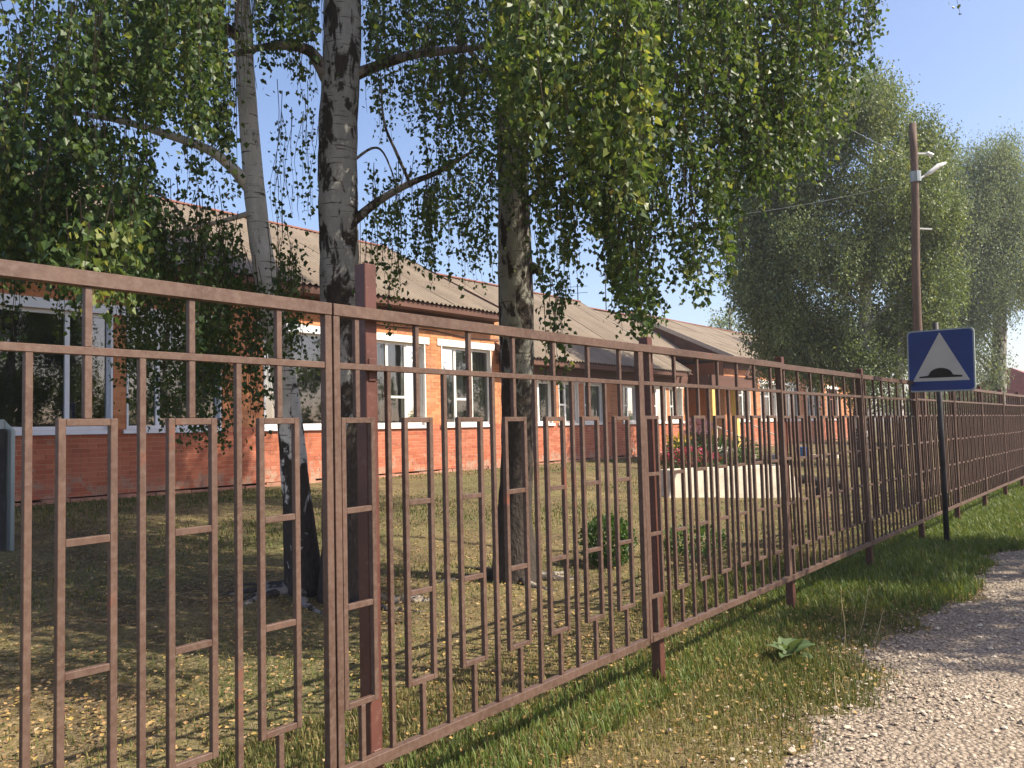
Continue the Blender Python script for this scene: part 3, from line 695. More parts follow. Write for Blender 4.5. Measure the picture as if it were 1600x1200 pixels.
fill(c1, 0, 240, 120, 300, 5.2, 7.6, 40, jt=60, jb=90)
fill(c1, 220, 375, -60, 0, 4.6, 7.2, 75, prof=([220, 300, 340, 375], [215, 240, 250, 170]), jb=100, hue=.05)
fill(c1, 320, 500, -60, 0, 5.2, 8, 70, prof=([320, 400, 440, 500], [130, 130, 90, 150]), jb=80, hue=.05)
fill(c1, 280, 380, 160, 300, 5.5, 7.8, 16, jb=70, sway=.05)
fill(c1, 100, 240, 350, 490, 4.2, 5.2, 9, jb=90, hue=.25, ls=.055)
fill(c1, 170, 350, 330, 560, 5.6, 8.2, 55, prof=([170, 240, 350], [430, 520, 560]), jb=120, hue=-.1, per_m=75)
fill(c1, 200, 480, 430, 640, 6.4, 8.6, 46, prof=([200, 250, 300, 400, 480], [560, 640, 690, 620, 560]), jb=130, hue=-.05, per_m=50)
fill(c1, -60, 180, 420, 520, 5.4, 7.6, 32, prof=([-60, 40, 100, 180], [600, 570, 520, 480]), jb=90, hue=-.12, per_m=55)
fill(c1, -60, 240, 330, 430, 5.6, 8.0, 70, jt=60, jb=60, hue=-.2, spread=.08, per_m=95)  # clump's shade again put into the leaf colour by a low hue
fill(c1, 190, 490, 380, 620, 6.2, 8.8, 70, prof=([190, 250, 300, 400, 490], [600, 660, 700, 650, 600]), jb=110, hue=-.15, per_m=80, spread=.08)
upper(c1, (g1[0]-1.2, g1[1]+2.2), 3.0, 7.6, 11.5, 420)
upper(c1, (g1[0]+.3, g1[1]-.6), 3.8, 6.1, 10.5, 480)
upper(c1, (g1[0]+.8, g1[1]+1), 3.6, 6.5, 9.5, 420)  # unseen crown cluster added above the view to shade the yard
c1.bare = BARE; c1.build(T1, M['birch_leaf'])
# --- birch 2 : stout patchy trunk
g2 = PG(537, 935); z = depth(g2)
T2 = thing('birch_tree', g2, 'stout birch with black and white patchy trunk rising behind the tall fence post', 'tree', None)
trunk(T2, [(536, -60, 56), (535, 60, 58), (529, 190, 60), (528, 300, 61), (530, 400, 60), (532, 550, 60), (535, 700, 60), (536, 850, 66), (537, 935, 86)], z, M['bark2'], g2, [(.0, .1, 1.8, .12), (.1, .1, 4, .08), (.2, 0, 6.2, .02)])
limb(T2, [(527, 160, z, 22), (508, 118, z-.05, 20), (484, 80, z-.15, 18), (440, 71, z-.3, 14), (380, 80, z-.5, 9), (320, 100, z-.7, 5)], M['branch'])
limb(T2, [(548, 120, z, 20), (600, 99, z, 16), (650, 84, z-.1, 15), (700, 79, z-.2, 13), (752, 73, z-.4, 10), (830, 60, z-.6, 6)], M['branch'])
limb(T2, [(548, 350, z, 16), (590, 315, z, 13), (640, 287, z-.05, 10), (685, 268, z-.1, 8), (740, 235, z-.2, 4)], M['branch'])
limb(T2, [(640, 285, z, 6), (620, 240, z, 5), (600, 190, z, 4), (595, 120, z, 2.5)], M['branch'])
limb(T2, [(548, 255, z, 5), (580, 232, z, 4), (600, 240, z, 3), (620, 290, z, 2)], M['branch'])
c2 = Crown()
fill(c2, 565, 780, -60, 60, 5.5, 8.6, 60, jb=90, prof=([565, 780], [120, 160]), hue=.03)
fill(c2, 565, 690, 90, 210, 6.2, 8.6, 30, jb=90, per_m=50)
fill(c2, 660, 790, 90, 260, 5.6, 8.8, 55, jb=110, per_m=60)
fill(c2, 575, 690, 300, 400, 6.4, 8.4, 34, jb=100, per_m=55)
fill(c2, 660, 800, 270, 430, 6.2, 9.0, 52, jb=110, per_m=60)
fill(c2, 560, 640, 390, 470, 6.6, 8.4, 14, jb=60, per_m=50)
fill(c2, 430, 510, 180, 330, 6.8, 8.4, 14, jb=110, per_m=42)
fill(c2, 440, 500, 90, 150, 6.4, 8, 9, jb=60, per_m=42)
fill(c2, 430, 500, 300, 370, 6.8, 8.4, 8, jb=60, per_m=42)
fill(c2, 560, 640, 480, 530, 6.4, 7.4, 4, jb=60, per_m=42)
upper(c2, (g2[0]+2.3, g2[1]+1.6), 3.3, 7.0, 10.5, 900)  # unseen leaf cluster towards the road, added to shade the yard
upper(c2, (g2[0], g2[1]+.9), 4.2, 6.3, 12, 560)
c2.bare = BARE; c2.build(T2, M['birch_leaf'])
# --- birch 3 : grey-barked trunk with burnt stub
g3 = PG(806, 905); z = depth(g3)
T3 = thing('birch_tree', g3, 'grey barked birch with a short broken stub, rightmost of the three by the fence', 'tree', None)
trunk(T3, [(799, -60, 44), (800, 80, 48), (801, 200, 48), (803, 330, 50), (806, 450, 55), (809, 600, 52), (808, 720, 50), (804, 820, 56), (806, 905, 84)], z, M['bark3'], g3, [(.0, .1, 1.8, .11), (.1, .3, 4, .07), (.2, .2, 6.2, .02)])
limb(T3, [(812, 425, z, 34), (828, 420, z-.03, 22), (838, 420, z-.06, 15), (844, 429, z-.08, 11)], M['cable'], 'broken_stub', 'burnt black stub of a sawn branch')
limb(T3, [(812, 215, z, 18), (850, 160, z-.2, 16), (930, 110, z-.6, 13), (1040, 90, z-1.0, 10), (1160, 100, z-1.2, 8), (1290, 130, z-1.2, 4)], M['branch'])
limb(T3, [(812, 60, z, 20), (900, 10, z-.6, 16), (1020, -10, z-1.2, 12), (1180, 20, z-1.4, 9), (1340, 70, z-1.2, 4)], M['branch'])
limb(T3, [(815, 330, z, 10), (850, 290, z-.1, 8), (905, 270, z-.3, 6), (960, 280, z-.5, 3)], M['branch'])
limb(T3, [(800, 160, z, 14), (760, 110, z-.1, 10), (720, 60, z-.3, 7), (690, 0, z-.5, 4)], M['branch'])
limb(T3, [(870, 330, z-.6, 4), (868, 300, z-.6, 4), (842, 262, z-.6, 3)], M['branch'])
c3 = Crown()
fill(c3, 770, 1010, -60, 60, 4.2, 7.0, 120, prof=([770, 850, 930, 1010], [190, 250, 330, 300]), jb=150, hue=.17, ls=.050)
fill(c3, 780, 1000, 150, 340, 5.0, 8.4, 56, jb=130, hue=.14)
fill(c3, 830, 905, 280, 470, 5.6, 7.6, 24, jb=120, prof=([830, 905], [420, 500]))
fill(c3, 835, 890, 450, 590, 5.2, 6.0, 7, jb=70, jt=30, per_m=70)
fill(c3, 905, 950, 260, 380, 5.6, 7.6, 14, jb=110)
fill(c3, 940, 1010, 300, 535, 5.2, 6.6, 34, jb=70, prof=([940, 975, 1010], [470, 540, 520]))
fill(c3, 1000, 1160, -60, 150, 4.8, 7.6, 95, jb=110, hue=.05)
fill(c3, 1000, 1150, 130, 330, 5.0, 7.6, 66, jb=120)
fill(c3, 1010, 1150, 280, 450, 5.2, 7.2, 50, prof=([1010, 1060, 1090, 1120, 1150], [520, 440, 470, 430, 370]), jb=110)
fill(c3, 1150, 1300, -60, 60, 5.2, 8.0, 85, prof=([1150, 1230, 1300], [280, 280, 180]), jb=170, hue=.02)
fill(c3, 1150, 1290, 150, 300, 5.4, 8.0, 44, prof=([1150, 1250, 1290], [330, 300, 240]), jb=90)
fill(c3, 1290, 1375, -60, 0, 6, 8.2, 30, prof=([1290, 1340, 1375], [170, 130, 60]), jb=110, per_m=50)
fill(c3, 1300, 1360, 20, 100, 6, 8.2, 8, jb=60, per_m=45)
upper(c3, (g3[0]+.6, g3[1]+1.3), 4.2, 6.4, 12, 520)
upper(c3, (g3[0]-1.5, g3[1]+3.2), 4.3, 9.3, 13.2, 1500)  # unseen high crown clusters added to shade the left wall
upper(c3, (g3[0]+.4, g3[1]+4.4), 3.8, 9.8, 13.5, 1500)  # second unseen cluster added to keep sun off the left wall
c3.bare = BARE; c3.build(T3, M['birch_leaf'])
# --- birch off to the right of the road, its twigs just reach the picture
g4 = np.array([5.2, 12.0, 0.]); T4 = thing('birch_tree', g4, 'roadside birch whose twig tips hang into the top right corner', 'tree')
mb = MB(); o, w_ = interp_tube([g4+np.array(q) for q in ((0, 0, -.1), (.05, 0, 2), (0, .1, 5), (-.2, .1, 6.5), (-.3, 0, 7.8))], [.24, .17, .14, .07, .02], 14); mb.tube(o, w_, 16, wob=.06); part('trunk', mb, M['bark2'], T4, smoothed=True)
c4 = Crown(); upper(c4, (5.0, 11.2), 4.5, 2.8, 7.4, 1100, ls=.09, per_m=60, clear=True)
mb = MB(); pp = [g4+np.array((-.1, 0, 5.6)), P(1680, -260, 9), P(1560, -120, 8), P(1480, -30, 7.5)]; o, w_ = interp_tube(pp, [.08, .04, .02, .006], 8); mb.tube(o, w_, 8); part('branch', mb, M['branch'], T4, smoothed=True)
fill(c4, 1430, 1510, -60, 0, 6.5, 8, 5, jb=25, jt=20, per_m=30); fill(c4, 1485, 1500, -40, 25, 7, 7.5, 1, jb=5, jt=5, per_m=20)
c4.build(T4, M['birch_leaf'])

# --- weeping trees further along
def far_tree(name, label, blobs, trunks, z, mat, bark, ls, per_m, group=None, wid=.4, length=(.5, 1.5), sway=.12, wind=.06):
    base = P(trunks[0][-1][0], trunks[0][-1][1], z); base[2] = ground(base[0])
    T = thing(name, base, label, 'tree', group); cr = Crown()
    for tr in trunks:
        pts = [P(px, py, z) for px, py, w_ in tr]; ws = [w_*z/FPX/2 for px, py, w_ in tr]; pts[-1][2] = ground(pts[-1][0])-.1
        o, w2 = interp_tube(pts, ws, 10, k=4); mb = MB(); mb.tube(o, w2, 12, wob=.08); part('trunk', mb, bark, T, smoothed=True)
    for (cx, cy, rx, ry, n) in blobs:
        c = P(cx, cy, z); R = rx*z/FPX; H_ = ry*z/FPX
        # limb to the clump
        a = P(np.interp(cy, [q[1] for q in trunks[0]], [q[0] for q in trunks[0]]), min(cy+60, trunks[0][-1][1]-40), z); mb = MB()
        off = np.array([RNG.uniform(-.5, .5), RNG.uniform(-.5, .5), 0])*R*1.2; c = c+off*.6
        mb.tube([a, (a+c)/2+np.array([0, 0, .3]), c], [.07, .05, .015], 6); part('branch', mb, bark, T)
        for _ in range(n):
            d = RNG.normal(size=3); d /= np.linalg.norm(d); r = RNG.uniform(0, 1)**.4
            p = c+d*r*np.array([R, R, H_*.8]); p[2] += .3*H_
            cr.strand(p, RNG.uniform(*length), ls, per_m, ls*RNG.uniform(1.2, 3.2), sway*2, tw=False, hue=RNG.uniform(-.3, .25), wind=wind)
    cr.build(T, mat, wid); return T
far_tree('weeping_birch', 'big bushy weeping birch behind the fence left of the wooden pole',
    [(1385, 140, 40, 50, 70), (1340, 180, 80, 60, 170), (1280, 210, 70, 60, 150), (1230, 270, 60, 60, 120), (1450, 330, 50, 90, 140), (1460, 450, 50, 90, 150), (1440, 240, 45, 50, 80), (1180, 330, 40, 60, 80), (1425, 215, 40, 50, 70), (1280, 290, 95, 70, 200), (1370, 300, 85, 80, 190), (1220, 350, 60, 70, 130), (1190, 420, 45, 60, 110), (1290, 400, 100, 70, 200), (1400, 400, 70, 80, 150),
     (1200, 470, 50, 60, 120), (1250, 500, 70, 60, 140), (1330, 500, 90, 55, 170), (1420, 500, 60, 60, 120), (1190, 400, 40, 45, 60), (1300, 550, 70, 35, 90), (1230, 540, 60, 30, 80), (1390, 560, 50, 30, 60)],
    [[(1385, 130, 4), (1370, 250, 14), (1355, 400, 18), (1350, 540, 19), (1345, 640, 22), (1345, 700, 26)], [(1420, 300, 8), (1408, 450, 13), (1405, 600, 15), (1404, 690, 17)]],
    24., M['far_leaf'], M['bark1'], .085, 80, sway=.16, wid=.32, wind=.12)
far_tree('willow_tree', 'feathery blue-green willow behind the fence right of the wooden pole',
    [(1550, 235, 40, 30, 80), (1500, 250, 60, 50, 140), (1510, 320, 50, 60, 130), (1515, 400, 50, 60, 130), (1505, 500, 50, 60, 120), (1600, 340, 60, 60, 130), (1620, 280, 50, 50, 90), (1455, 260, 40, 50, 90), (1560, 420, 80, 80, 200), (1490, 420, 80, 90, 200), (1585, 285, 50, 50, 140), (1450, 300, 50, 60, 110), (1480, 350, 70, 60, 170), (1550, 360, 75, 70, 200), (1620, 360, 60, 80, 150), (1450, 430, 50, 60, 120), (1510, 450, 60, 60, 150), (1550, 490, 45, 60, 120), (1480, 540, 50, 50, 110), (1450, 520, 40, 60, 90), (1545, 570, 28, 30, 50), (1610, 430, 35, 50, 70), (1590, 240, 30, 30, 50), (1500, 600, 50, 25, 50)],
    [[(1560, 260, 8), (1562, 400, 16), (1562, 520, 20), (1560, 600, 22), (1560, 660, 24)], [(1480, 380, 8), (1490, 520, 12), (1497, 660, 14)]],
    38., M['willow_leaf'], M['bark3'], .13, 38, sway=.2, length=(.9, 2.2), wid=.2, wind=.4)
far_tree('small_tree', 'small wispy tree showing above the school roof', [(1135, 490, 22, 18, 30), (1160, 510, 24, 24, 34), (1120, 500, 12, 10, 10)], [[(1140, 480, 3), (1142, 560, 8), (1142, 680, 10)]], 52., M['willow_leaf'], M['bark3'], .14, 22, sway=.4)
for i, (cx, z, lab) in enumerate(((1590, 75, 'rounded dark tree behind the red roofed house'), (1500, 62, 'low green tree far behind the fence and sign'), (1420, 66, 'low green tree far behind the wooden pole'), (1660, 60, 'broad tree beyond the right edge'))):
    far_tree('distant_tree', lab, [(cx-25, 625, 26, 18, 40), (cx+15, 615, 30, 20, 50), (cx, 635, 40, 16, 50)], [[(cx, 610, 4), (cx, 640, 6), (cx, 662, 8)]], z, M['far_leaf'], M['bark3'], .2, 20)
for i, (x_, y_, lab) in enumerate(((13, -12, 'unseen added tree across the road, nearest to the road behind the photographer'), (14, -3, 'unseen added tree across the road beside the photographer'), (17, 7, 'unseen added tree across the road opposite the big windows'), (14.5, 16, 'unseen added tree across the road opposite the two birches'), (17, 26, 'unseen added tree across the road opposite the entrance'), (15, 36, 'unseen added tree across the road beyond the entrance'), (16, 46, 'unseen added tree across the road opposite the dark wing'), (15, 57, 'unseen added tree across the road past the school end'), (17, 69, 'unseen added tree across the road, furthest of the row'))):  # unseen row added to dim low sky light and fill window reflections
    T = thing('added_roadside_tree', (x_, y_, 0), lab, 'tree', 'unseen trees added across the road'); mb = MB(); mb.tube([(x_, y_, -.1), (x_+.1, y_, 2.5), (x_, y_+.1, 4.8)], [.22, .16, .05], 10); part('trunk', mb, M['bark3'], T, smoothed=True)
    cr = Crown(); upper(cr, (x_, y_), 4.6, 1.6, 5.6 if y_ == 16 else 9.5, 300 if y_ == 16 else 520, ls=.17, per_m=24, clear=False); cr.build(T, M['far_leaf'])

# ---------------------------------------------------------------- far red-roofed house
hc = P(1606, 640, 58); hs_ = thing('small_house', (hc[0], hc[1], .54), 'distant house with red metal roof at the right edge', 'house')
X0, Y0h = hc[0], hc[1]; mb = MB(); mb.box(X0-4, X0+3, Y0h-3, Y0h+6, .3, 2.9); part('wall', mb, M['soffit'], hs_)
mb = MB(); zt = 4.9
mb.add([(X0-4.4, Y0h-3.4, 2.85), (X0+3.4, Y0h-3.4, 2.85), (X0-.5, Y0h-3.4, zt), (X0-4.4, Y0h+6.4, 2.85), (X0+3.4, Y0h+6.4, 2.85), (X0-.5, Y0h+6.4, zt)], [(0, 1, 2), (3, 5, 4), (0, 2, 5, 3), (1, 4, 5, 2), (0, 3, 4, 1)])
part('roof', mb, M['redroof'], hs_); mb = MB(); mb.box(X0+3.0, X0+3.05, Y0h, Y0h+1.2, 1.3, 2.4); mb.box(X0+3.0, X0+3.05, Y0h+2.6, Y0h+3.8, 1.3, 2.4); part('window', mb, M['white'], hs_)

# ---------------------------------------------------------------- yard objects
pa = PG(1040, 779); pb = PG(1252, 777); pa, pb = np.array(pa), np.array(pb)
tr_ = thing('flower_trough', tuple((pa+pb)/2), 'cream whitewashed trapezoid flower trough on the yard grass behind the fence', 'planter')
dv = (pb-pa); Lh = np.linalg.norm(dv[:2]); dv = dv/np.linalg.norm(dv); nv = np.array([dv[1], -dv[0], 0]); nv = nv/np.linalg.norm(nv)
if np.dot(nv, -pa) < 0: nv = -nv
hT = .60; zb_ = min(pa[2], pb[2])
def pt_(s, d, h): q = pa+(pb-pa)*s - nv*d; return (q[0], q[1], zb_+h)
mb = MB(); lo = [(0, 0), (1, 0), (1, .9), (0, .9)]; hi = [(.11, .12), (.965, .12), (.965, .8), (.11, .8)]
mb.add([pt_(s, d, -.05) for s, d in lo]+[pt_(s, d, hT) for s, d in hi]+[pt_(.15, .2, hT), pt_(.93, .2, hT), pt_(.93, .7, hT), pt_(.15, .7, hT)]+[pt_(.15, .2, hT-.1), pt_(.93, .2, hT-.1), pt_(.93, .7, hT-.1), pt_(.15, .7, hT-.1)],
    [(0, 1, 5, 4), (1, 2, 6, 5), (2, 3, 7, 6), (3, 0, 4, 7), (4, 5, 9, 8), (5, 6, 10, 9), (6, 7, 11, 10), (7, 4, 8, 11), (8, 9, 13, 12), (9, 10, 14, 13), (10, 11, 15, 14), (11, 8, 12, 15)])
part('body', mb, M['cream'], tr_, bevel=.015)
mb = MB(); mb.add([pt_(.15, .2, hT-.09), pt_(.93, .2, hT-.09), pt_(.93, .7, hT-.09), pt_(.15, .7, hT-.09)], [(0, 1, 2, 3)]); part('soil', mb, M['ground'], tr_)
def clump_thing(name, label, cat, c, parts, group=None):
    T = thing(name, c, label, cat, group)
    for nm, off, r, n, ls, mat, wid in parts:
        cr = Crown(); cr.clump(np.array(c)+np.array(off), np.array(r) if hasattr(r, '__len__') else r, n, ls); cr.build(T, mat, wid, name=nm)
    mb = MB()
    for k in range(6):
        a = RNG.uniform(0, 6.28); mb.tube([np.array(c)-np.array([0, 0, .03]), np.array(c)+np.array([.08*math.cos(a), .08*math.sin(a), parts[0][1][2]])], [.008, .004], 5)
    part('stem', mb, M['twig'], T); return T
def G(px, py, dz=0): q = PG(px, py); q[2] += dz; return q
q = G(1075, 738); clump_thing('flower_clump', 'low clump of crimson flowers behind the left end of the cream trough', 'flowers', q, [('foliage', (0, 0, .25), (.9, .5, .25), 900, .09, M['bush_leaf'], .3), ('bloom', (0, 0, .38), (.9, .5, .22), 700, .06, M['petal_r'], .5)])
q = G(1092, 722); clump_thing('flower_clump', 'taller pale pink flowers against the brick wall', 'flowers', q, [('foliage', (0, 0, .4), (.6, .6, .5), 900, .10, M['bush_leaf'], .25), ('bloom', (0, 0, 1.0), (.5, .5, .25), 160, .10, M['petal_p'], .5)])
q = G(1063, 727); clump_thing('flower_clump', 'green clump with yellow flowers at the wall corner', 'flowers', q, [('foliage', (0, 0, .35), (.45, .45, .35), 700, .10, M['bush_leaf'], .25), ('bloom', (0, 0, .65), (.4, .4, .2), 80, .08, M['petal_y'], .5)])
q = G(1135, 728); clump_thing('flower_clump', 'leafy green clump behind the middle of the cream trough', 'flowers', q, [('foliage', (0, 0, .4), (1.0, .6, .4), 1200, .11, M['bush_leaf'], .25)])
q = G(950, 885); T = clump_thing('bush', 'small dense green bush on bare soil behind the fence', 'bush', q, [('foliage', (0, 0, .27), (.30, .30, .27), 2600, .038, M['bush_leaf'], .42)])
q = G(1085, 868); T = clump_thing('bush', 'low sprawling green bush in front of the cream trough', 'bush', q, [('foliage', (0, 0, .16), (.4, .5, .18), 900, .05, M['bush_leaf'], .35)])
# tyres at the right end of the trough
for i, (px, py, ang, lb) in enumerate(((1262, 772, .5, 'black half-buried tyre touching the right end of the cream trough'), (1300, 778, .9, 'black half-buried tyre further right of the cream trough'))):
    q = G(px, py); T = thing('tyre', q, lb, 'tyre'); mb = MB(); n = 22; R_ = .30
    d_ = np.array([math.cos(ang), math.sin(ang), 0])
    pts = [q+d_*R_*math.cos(a)+np.array([0, 0, R_*math.sin(a)]) for a in np.linspace(-.15, math.pi+.15, n)]
    mb.tube(pts, [.085]*n, 10); part('tread', mb, M['tyre'], T, smoothed=True)
    mb = MB(); mb.tube([p+np.array([0, 0, 0]) for p in [q+d_*.225*math.cos(a)+np.array([0, 0, .225*math.sin(a)]) for a in np.linspace(-.1, math.pi+.1, n)]], [.03]*n, 8); part('white_ring', mb, M['white'], T, smoothed=True)
q = G(1253, 716); T = thing('bucket', q, 'blue plastic bucket standing near the dark wing of the school', 'bucket'); n = 16
mb = MB(); mb.tube([q+np.array([0, 0, 0]), q+np.array([0, 0, .33]), q+np.array([0, 0, .36])], [.14, .18, .195], n); part('body', mb, M['blue'], T, smoothed=True)
mb = MB(); mb.tube([q+np.array([.18*math.cos(a), 0, .34+.14*math.sin(a)]) for a in np.linspace(0, math.pi, 9)], [.008]*9, 5); part('handle', mb, M['galv'], T)
# low white kerb stones of the flower bed
for k, (px, py) in enumerate(((1170, 716), (1205, 718), (1275, 718), (1300, 716), (1130, 716))):
    q = G(px, py); mb = MB(); r = .22; mb.box(q[0]-r, q[0]+r, q[1]-.12, q[1]+.12, q[2]-.05, q[2]+.16)
    link('kerb_stone', mb.mesh('kerb_stone', M['cream'], bevel=.03), None, ('whitewashed block left of the blue bucket near the steps', 'whitewashed block nearest the blue bucket on its left', 'whitewashed block just right of the blue bucket', 'rightmost whitewashed block of the flower bed edge', 'whitewashed block furthest left of the blue bucket')[k], 'kerb stone', 'whitewashed blocks edging the bed')
# corrugated sheet leaning at the left edge
q = PG(5, 862); zc = depth(q); T = thing('metal_sheet_stack', q, 'grey ribbed metal sheet standing upright at the left edge of the yard', 'metal sheet')
V = []; F = []; n = 60; a0 = P(-150, 858, zc); a1 = P(21, 860, zc); hh = P(5, 655, zc)[2]
for th in (0, .03):
    for zz in (q[2]-.05, hh):
        for i in range(n): u = i/(n-1); p = a0+(a1-a0)*u; V.append((p[0]+(.012 if (i//3) % 2 else 0)-th, p[1]+th*.5, zz-(.12*max(0, (u-.9)/.1) if zz == hh else 0)))
for b_ in (0, 2*n):
    for i in range(n-1): F.append((b_+i, b_+i+1, b_+n+i+1, b_+n+i))
F.append((n-1, 2*n-1, 4*n-1, 3*n-1))
for i in range(n-1): F.append((n+i, n+i+1, 3*n+i+1, 3*n+i))
link('ribbed_sheet', npmesh('ribbed_sheet', np.array(V), np.array(F), M['galv']), T)
mb = MB(); mb.bar((a0[0]-.03, a0[1], q[2]-.2), (a0[0]-.03, a0[1], hh-.05), .05); mb.bar((a1[0]-.06, a1[1]-.1, q[2]-.2), (a1[0]-.06, a1[1]-.1, hh-.1), .05); part('support_post', mb, M['steel_dark'], T)

# roots at the birch feet
for gg, T in ((g1, T1), (g2, T2), (g3, T3)):
    for k in range(6):
        a = RNG.uniform(0, 6.28); pts = []
        for u in np.linspace(0, 1, 7): pts.append(np.array([gg[0]+math.cos(a+.5*u)*(.08+.75*u), gg[1]+math.sin(a+.5*u)*(.08+.75*u), 0]))
        for p, u in zip(pts, np.linspace(0, 1, 7)): p[2] = ground(p[0])+.05*(1-u)**2-.018*u
        mb = MB(); mb.tube(pts, list(np.linspace(.055, .018, 7)), 8, wob=.15); part('root', mb, M['branch'], T, smoothed=True)

# ---------------------------------------------------------------- grass, weeds, litter, gravel
def field(n, x0, x1, y0, y1, zref, pw=2):
    X = RNG.uniform(x0, x1, n*6); Y = RNG.uniform(y0, y1, n*6)
    q = np.stack([X, Y, groundv(X)], -1)-CO; dz = q@F0; px = 800+FPX*(q@CR)/np.maximum(dz, .1); py = 600-FPX*(q@CU)/np.maximum(dz, .1)
    ok = (dz > 1.2) & (px > -250) & (px < 1850) & (py < 1500) & (RNG.random(n*6) < np.minimum(1, (zref/np.maximum(dz, .1))**pw))
    X, Y, dz = X[ok][:n], Y[ok][:n], dz[ok][:n]; return X, Y, dz
def patch(X, Y, s, seed):  # cheap smooth noise 0..1
    r = np.random.default_rng(seed); v = np.zeros_like(X)
    for k in range(6):
        a = r.uniform(0, 6.28); f = s*r.uniform(.6, 2.2); v += np.sin(f*(X*math.cos(a)+Y*math.sin(a))+r.uniform(0, 6.28))
    return .5+.5*np.clip(v/3.2, -1, 1)
def blades(name, X, Y, dz, hmin, hmax, mat, hue, label, wbase=.0022, hmul=None):
    n = len(X); h = RNG.uniform(hmin, hmax, n)*(1 if hmul is None else hmul); a = RNG.uniform(0, 6.28, n); w_ = wbase*(1+dz*.22)
    b = np.stack([X, Y, groundv(X)-.004], -1); s = np.stack([np.cos(a), np.sin(a), 0*a], -1)*w_[:, None]
    ln = np.stack([np.cos(a+1.5), np.sin(a+1.5), 0*a], -1)*(h*RNG.uniform(.05, .75, n))[:, None]
    up = np.array([0, 0, 1.])*h[:, None]
    V = np.stack([b-s, b+s, b+ln*.35+up*.62+s*.7, b+ln*.35+up*.62-s*.7, b+ln+up*.95], 1).reshape(-1, 3)
    i = 5*np.arange(n)[:, None]
    F = np.stack([i+np.array([[0, 1, 2]]), i+np.array([[0, 2, 3]]), i+np.array([[3, 2, 4]])], 1).reshape(-1, 3)
    t_ = np.clip(hue+RNG.normal(0, .2, n), 0, .99)
    return link(name, npmesh(name, V, F, mat, np.repeat(t_, 3)), None, label, 'grass', None, 'stuff')
ev = np.vectorize(edge_x)
X, Y, dz = field(170000, -3.6, -1.1, 1.2, 22, 4.5)
d = ev(Y)-X; pt = patch(X, Y, 1.6, 3); keep = (d > -.45) & (RNG.random(len(X)) < np.clip(d*1.1+.18, .0, 1)*(.2+.95*pt)); X, Y, dz, pt = X[keep], Y[keep], dz[keep], pt[keep]
blades('verge_grass', X, Y, dz, .018, .065, M['grass'], .78-.45*pt, 'mixed green and straw grass on the verge between fence and gravel', hmul=.6+.7*pt, wbase=.0014)
X, Y, dz = field(70000, -2.9, -1.35, 6.8, 30, 9); keep = (ev(Y)-X > .05-.15*RNG.random(len(X))) & (RNG.random(len(X)) < np.clip((Y-6.5)*.5, .1, .9)*(.35+.6*patch(X, Y, 2.2, 33))); X, Y, dz = X[keep], Y[keep], dz[keep]
blades('tall_verge_grass', X, Y, dz, .04, .13, M['lush'], .48, 'lush taller green grass under the far part of the fence', wbase=.002)
X, Y, dz = field(110000, -13.2, -2.6, 1.0, 30, 5.5, 1.7); pt = patch(X, Y, .9, 5); keep = RNG.random(len(X)) < .15+.85*pt**1.5; X, Y, dz, pt = X[keep], Y[keep], dz[keep], pt[keep]
blades('yard_grass', X, Y, dz, .018, .06, M['grass'], .62-.4*pt, 'thin patchy grass over the school yard', hmul=.5+.7*pt, wbase=.0017)
X, Y, dz = field(6000, -2.75, -2.2, 1.4, 8, 4); blades('fence_foot_grass', X, Y, dz, .04, .11, M['lush'], .55, 'green tufts growing along the foot of the fence')
# fallen leaves
X, Y, dz = field(30000, -10, -1.3, 1.2, 18, 5, 1.8); keep = (ev(Y)-X > -.1) & (RNG.random(len(X)) < .25+.75*patch(X, Y, 1.1, 9)); X, Y = X[keep], Y[keep]; n = len(X)
a = RNG.uniform(0, 6.28, n); D = np.stack([np.cos(a), np.sin(a), RNG.uniform(-.1, .45, n)], -1); D /= np.linalg.norm(D, axis=1)[:, None]
B = np.stack([X, Y, groundv(X)+RNG.uniform(.006, .03, n)], -1)
r = RNG.normal(size=(n, 3))*.25+np.array([0, 0, 1.]); s_ = np.cross(D, r); s_ /= np.linalg.norm(s_, axis=1)[:, None]; sz = RNG.uniform(.014, .036, n)[:, None]; nn = np.cross(s_, D)
V = np.stack([B, B+(D*.4+s_*.4+nn*.12)*sz, B+D*sz, B+(D*.4-s_*.4+nn*.12)*sz], 1).reshape(-1, 3); i = 4*np.arange(n)[:, None]
link('fallen_leaves', npmesh('fallen_leaves', V, np.stack([i+np.array([[0, 1, 2]]), i+np.array([[0, 2, 3]])], 1).reshape(-1, 3), M['litter'], np.repeat(RNG.random(n), 2)), None, 'yellow and brown fallen birch leaves strewn on the grass', 'leaves', None, 'stuff')
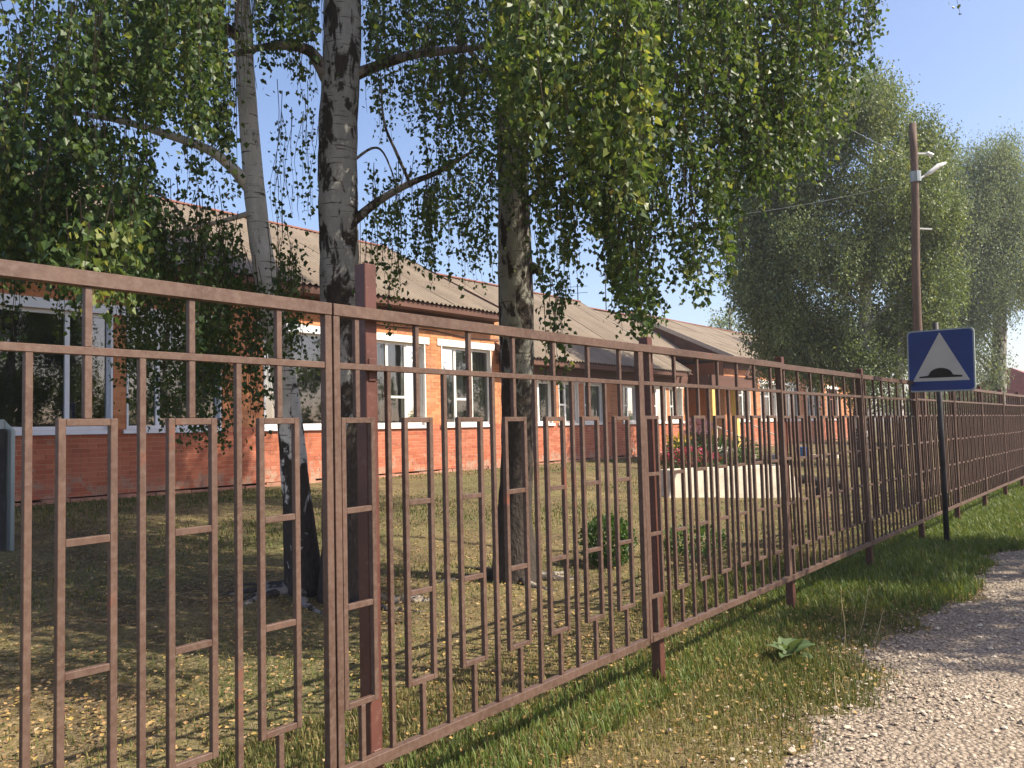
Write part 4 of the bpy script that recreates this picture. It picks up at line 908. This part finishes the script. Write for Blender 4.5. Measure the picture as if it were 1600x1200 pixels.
# gravel stones
X, Y, dz = field(75000, -2.3, 2.2, .8, 18, 4.2, 1.7); e = X-ev(Y); keep = (e > -.75) & (RNG.random(len(X)) < np.clip(.30+e*.9, .02, 1)*np.where(e > .8, .6, 1)*(.3+.9*patch(X, Y, 2.6, 21))); X, Y, dz = X[keep], Y[keep], dz[keep]; n = len(X)
oc = np.array([[1, 0, 0], [-1, 0, 0], [0, 1, 0], [0, -1, 0], [0, 0, 1], [0, 0, -1], [.6, .6, .5], [-.6, -.6, .5], [.6, -.6, .5], [-.6, .6, .5]])
of = np.array([[4, 6, 9], [4, 9, 7], [4, 7, 8], [4, 8, 6], [0, 2, 6], [2, 9, 6], [2, 1, 9], [1, 7, 9], [1, 3, 7], [3, 8, 7], [3, 0, 8], [0, 6, 8]])
r_ = (RNG.pareto(3.0, n)*.0045+.0030).clip(0, .019)*(1+.02*dz); vs = oc[None]*(r_[:, None, None])*RNG.uniform(.6, 1.25, (n, 10, 1))*RNG.uniform(.65, 1.2, (n, 1, 3)); a = RNG.uniform(0, 6.28, n)
ca, sa = np.cos(a)[:, None], np.sin(a)[:, None]; x = vs[..., 0]*ca-vs[..., 1]*sa; y = vs[..., 0]*sa+vs[..., 1]*ca
V = np.stack([x+X[:, None], y+Y[:, None], vs[..., 2]*.75+.010+r_[:, None]*.25], -1).reshape(-1, 3)
F = (of[None]+10*np.arange(n)[:, None, None]).reshape(-1, 3)
link('gravel', npmesh('gravel', V, F, M['stone'], np.repeat(RNG.random(n), 12)), None, 'pale crushed stones along the edge of the road', 'gravel', None, 'stuff')
# burdock clump and dry stalks on the verge
def broadleaf(mb, base, d, up, Lf, Wf):
    base = np.array(base); d = np.array(d)/np.linalg.norm(d); up = np.array(up)/np.linalg.norm(up); s = np.cross(d, up); s /= np.linalg.norm(s); n_ = np.cross(s, d)
    rows = []; k = 6
    for i in range(k+1):
        u = i/k; wv = Wf*math.sin(math.pi*min(1, u*.92+.12))**.7*(1-.25*u); c = base+d*Lf*u+n_*(-.25*Lf*u*u+.1*Lf*u)
        rows.append([c-s*wv+n_*wv*.25+np.array([0, 0, RNG.uniform(-.004, .004)]), c-s*wv*.5+n_*wv*.16, c, c+s*wv*.5+n_*wv*.16, c+s*wv+n_*wv*.25+np.array([0, 0, RNG.uniform(-.004, .004)])])
    V = [p for r in rows for p in r]; F = [(i*5+j, i*5+j+1, (i+1)*5+j+1, (i+1)*5+j) for i in range(k) for j in range(4)]; mb.add(V, F)
M['burdock'] = leaf_mat('burdock_leaf', [(0, (.09, .14, .06)), (1, (.14, .19, .09))], .3, .6, .2)
q = PG(1235, 1032); T = thing('burdock_plant', q, 'low burdock with broad pale green leaves on the verge near the gravel', 'plant')
for k in range(9):
    a = 2.4*k; el = RNG.uniform(.25, .9); dd = (math.cos(a)*math.cos(el), math.sin(a)*math.cos(el), math.sin(el)); mb = MB(); b0_ = q+np.array([dd[0]*.04, dd[1]*.04, .02+.008*k])
    broadleaf(mb, b0_, dd, (-dd[0]*.5, -dd[1]*.5, 1), RNG.uniform(.10, .17), RNG.uniform(.045, .07)); part('leaf', mb, M['burdock'], T, smoothed=True)
M['straw'] = simple('dry_stalk', (.45, .37, .22), .8, .2, 10, bmp=0)
stalks = (((1318, 1015), (1317, 920), 'dry upright weed stalk beside the shaded grass, left of two tall ones'), ((1338, 1000), (1362, 914), 'dry weed stalk leaning right with pale seed heads'), ((1360, 1010), (1385, 950), 'short thin stalk with tiny white flowers at the shade edge'), ((1305, 1150), (1308, 1050), 'single green weed stalk growing out of the pale gravel'), ((1255, 1120), (1258, 1085), 'tiny weed stalk at the left rim of the gravel'))
for (b_, t_, lb) in stalks:
    q = PG(*b_); zc = depth(q); e_ = P(t_[0], t_[1], zc); T = thing('weed_stalk', q, lb, 'weed'); mb = MB(); pts = [q+(e_-q)*u+np.array([.01*math.sin(5*u), .01*math.sin(4*u+1), 0]) for u in np.linspace(0, 1, 7)]
    mb.tube(pts, list(np.linspace(.003, .0015, 7)), 5); part('stem', mb, M['straw'], T); cr = Crown(); nl = 26; u = RNG.uniform(.25, 1, nl)
    B = q+(e_-q)*u[:, None]+RNG.normal(size=(nl, 3))*.012; d = RNG.normal(size=(nl, 3))+np.array([0, 0, .6]); d /= np.linalg.norm(d, axis=1)[:, None]
    cr.B.append(B); cr.D.append(d); cr.S.append(RNG.uniform(.008, .02, nl)); cr.T.append(RNG.uniform(.5, .99, nl)); cr.build(T, M['grass'], .25, name='seed_heads')
print('objects', len(bpy.data.objects), 'tris', sum(len(o.data.polygons) for o in bpy.data.objects if o.type == 'MESH'))

# thin warm summer haze over the whole place
hz = MB(); hz.box(-110, 110, -40, 160, -1, 16); m = bpy.data.materials.new('haze'); m.use_nodes = True; t = m.node_tree; t.nodes.clear()
pv = N(t, 'ShaderNodeVolumePrincipled'); pv.inputs['Density'].default_value = .0010; pv.inputs['Color'].default_value = (.95, .96, 1, 1); pv.inputs['Anisotropy'].default_value = .3
t.links.new(pv.outputs[0], N(t, 'ShaderNodeOutputMaterial').inputs['Volume'])
link('haze', hz.mesh('haze', m), None, 'pale summer haze', 'haze', None, 'stuff')
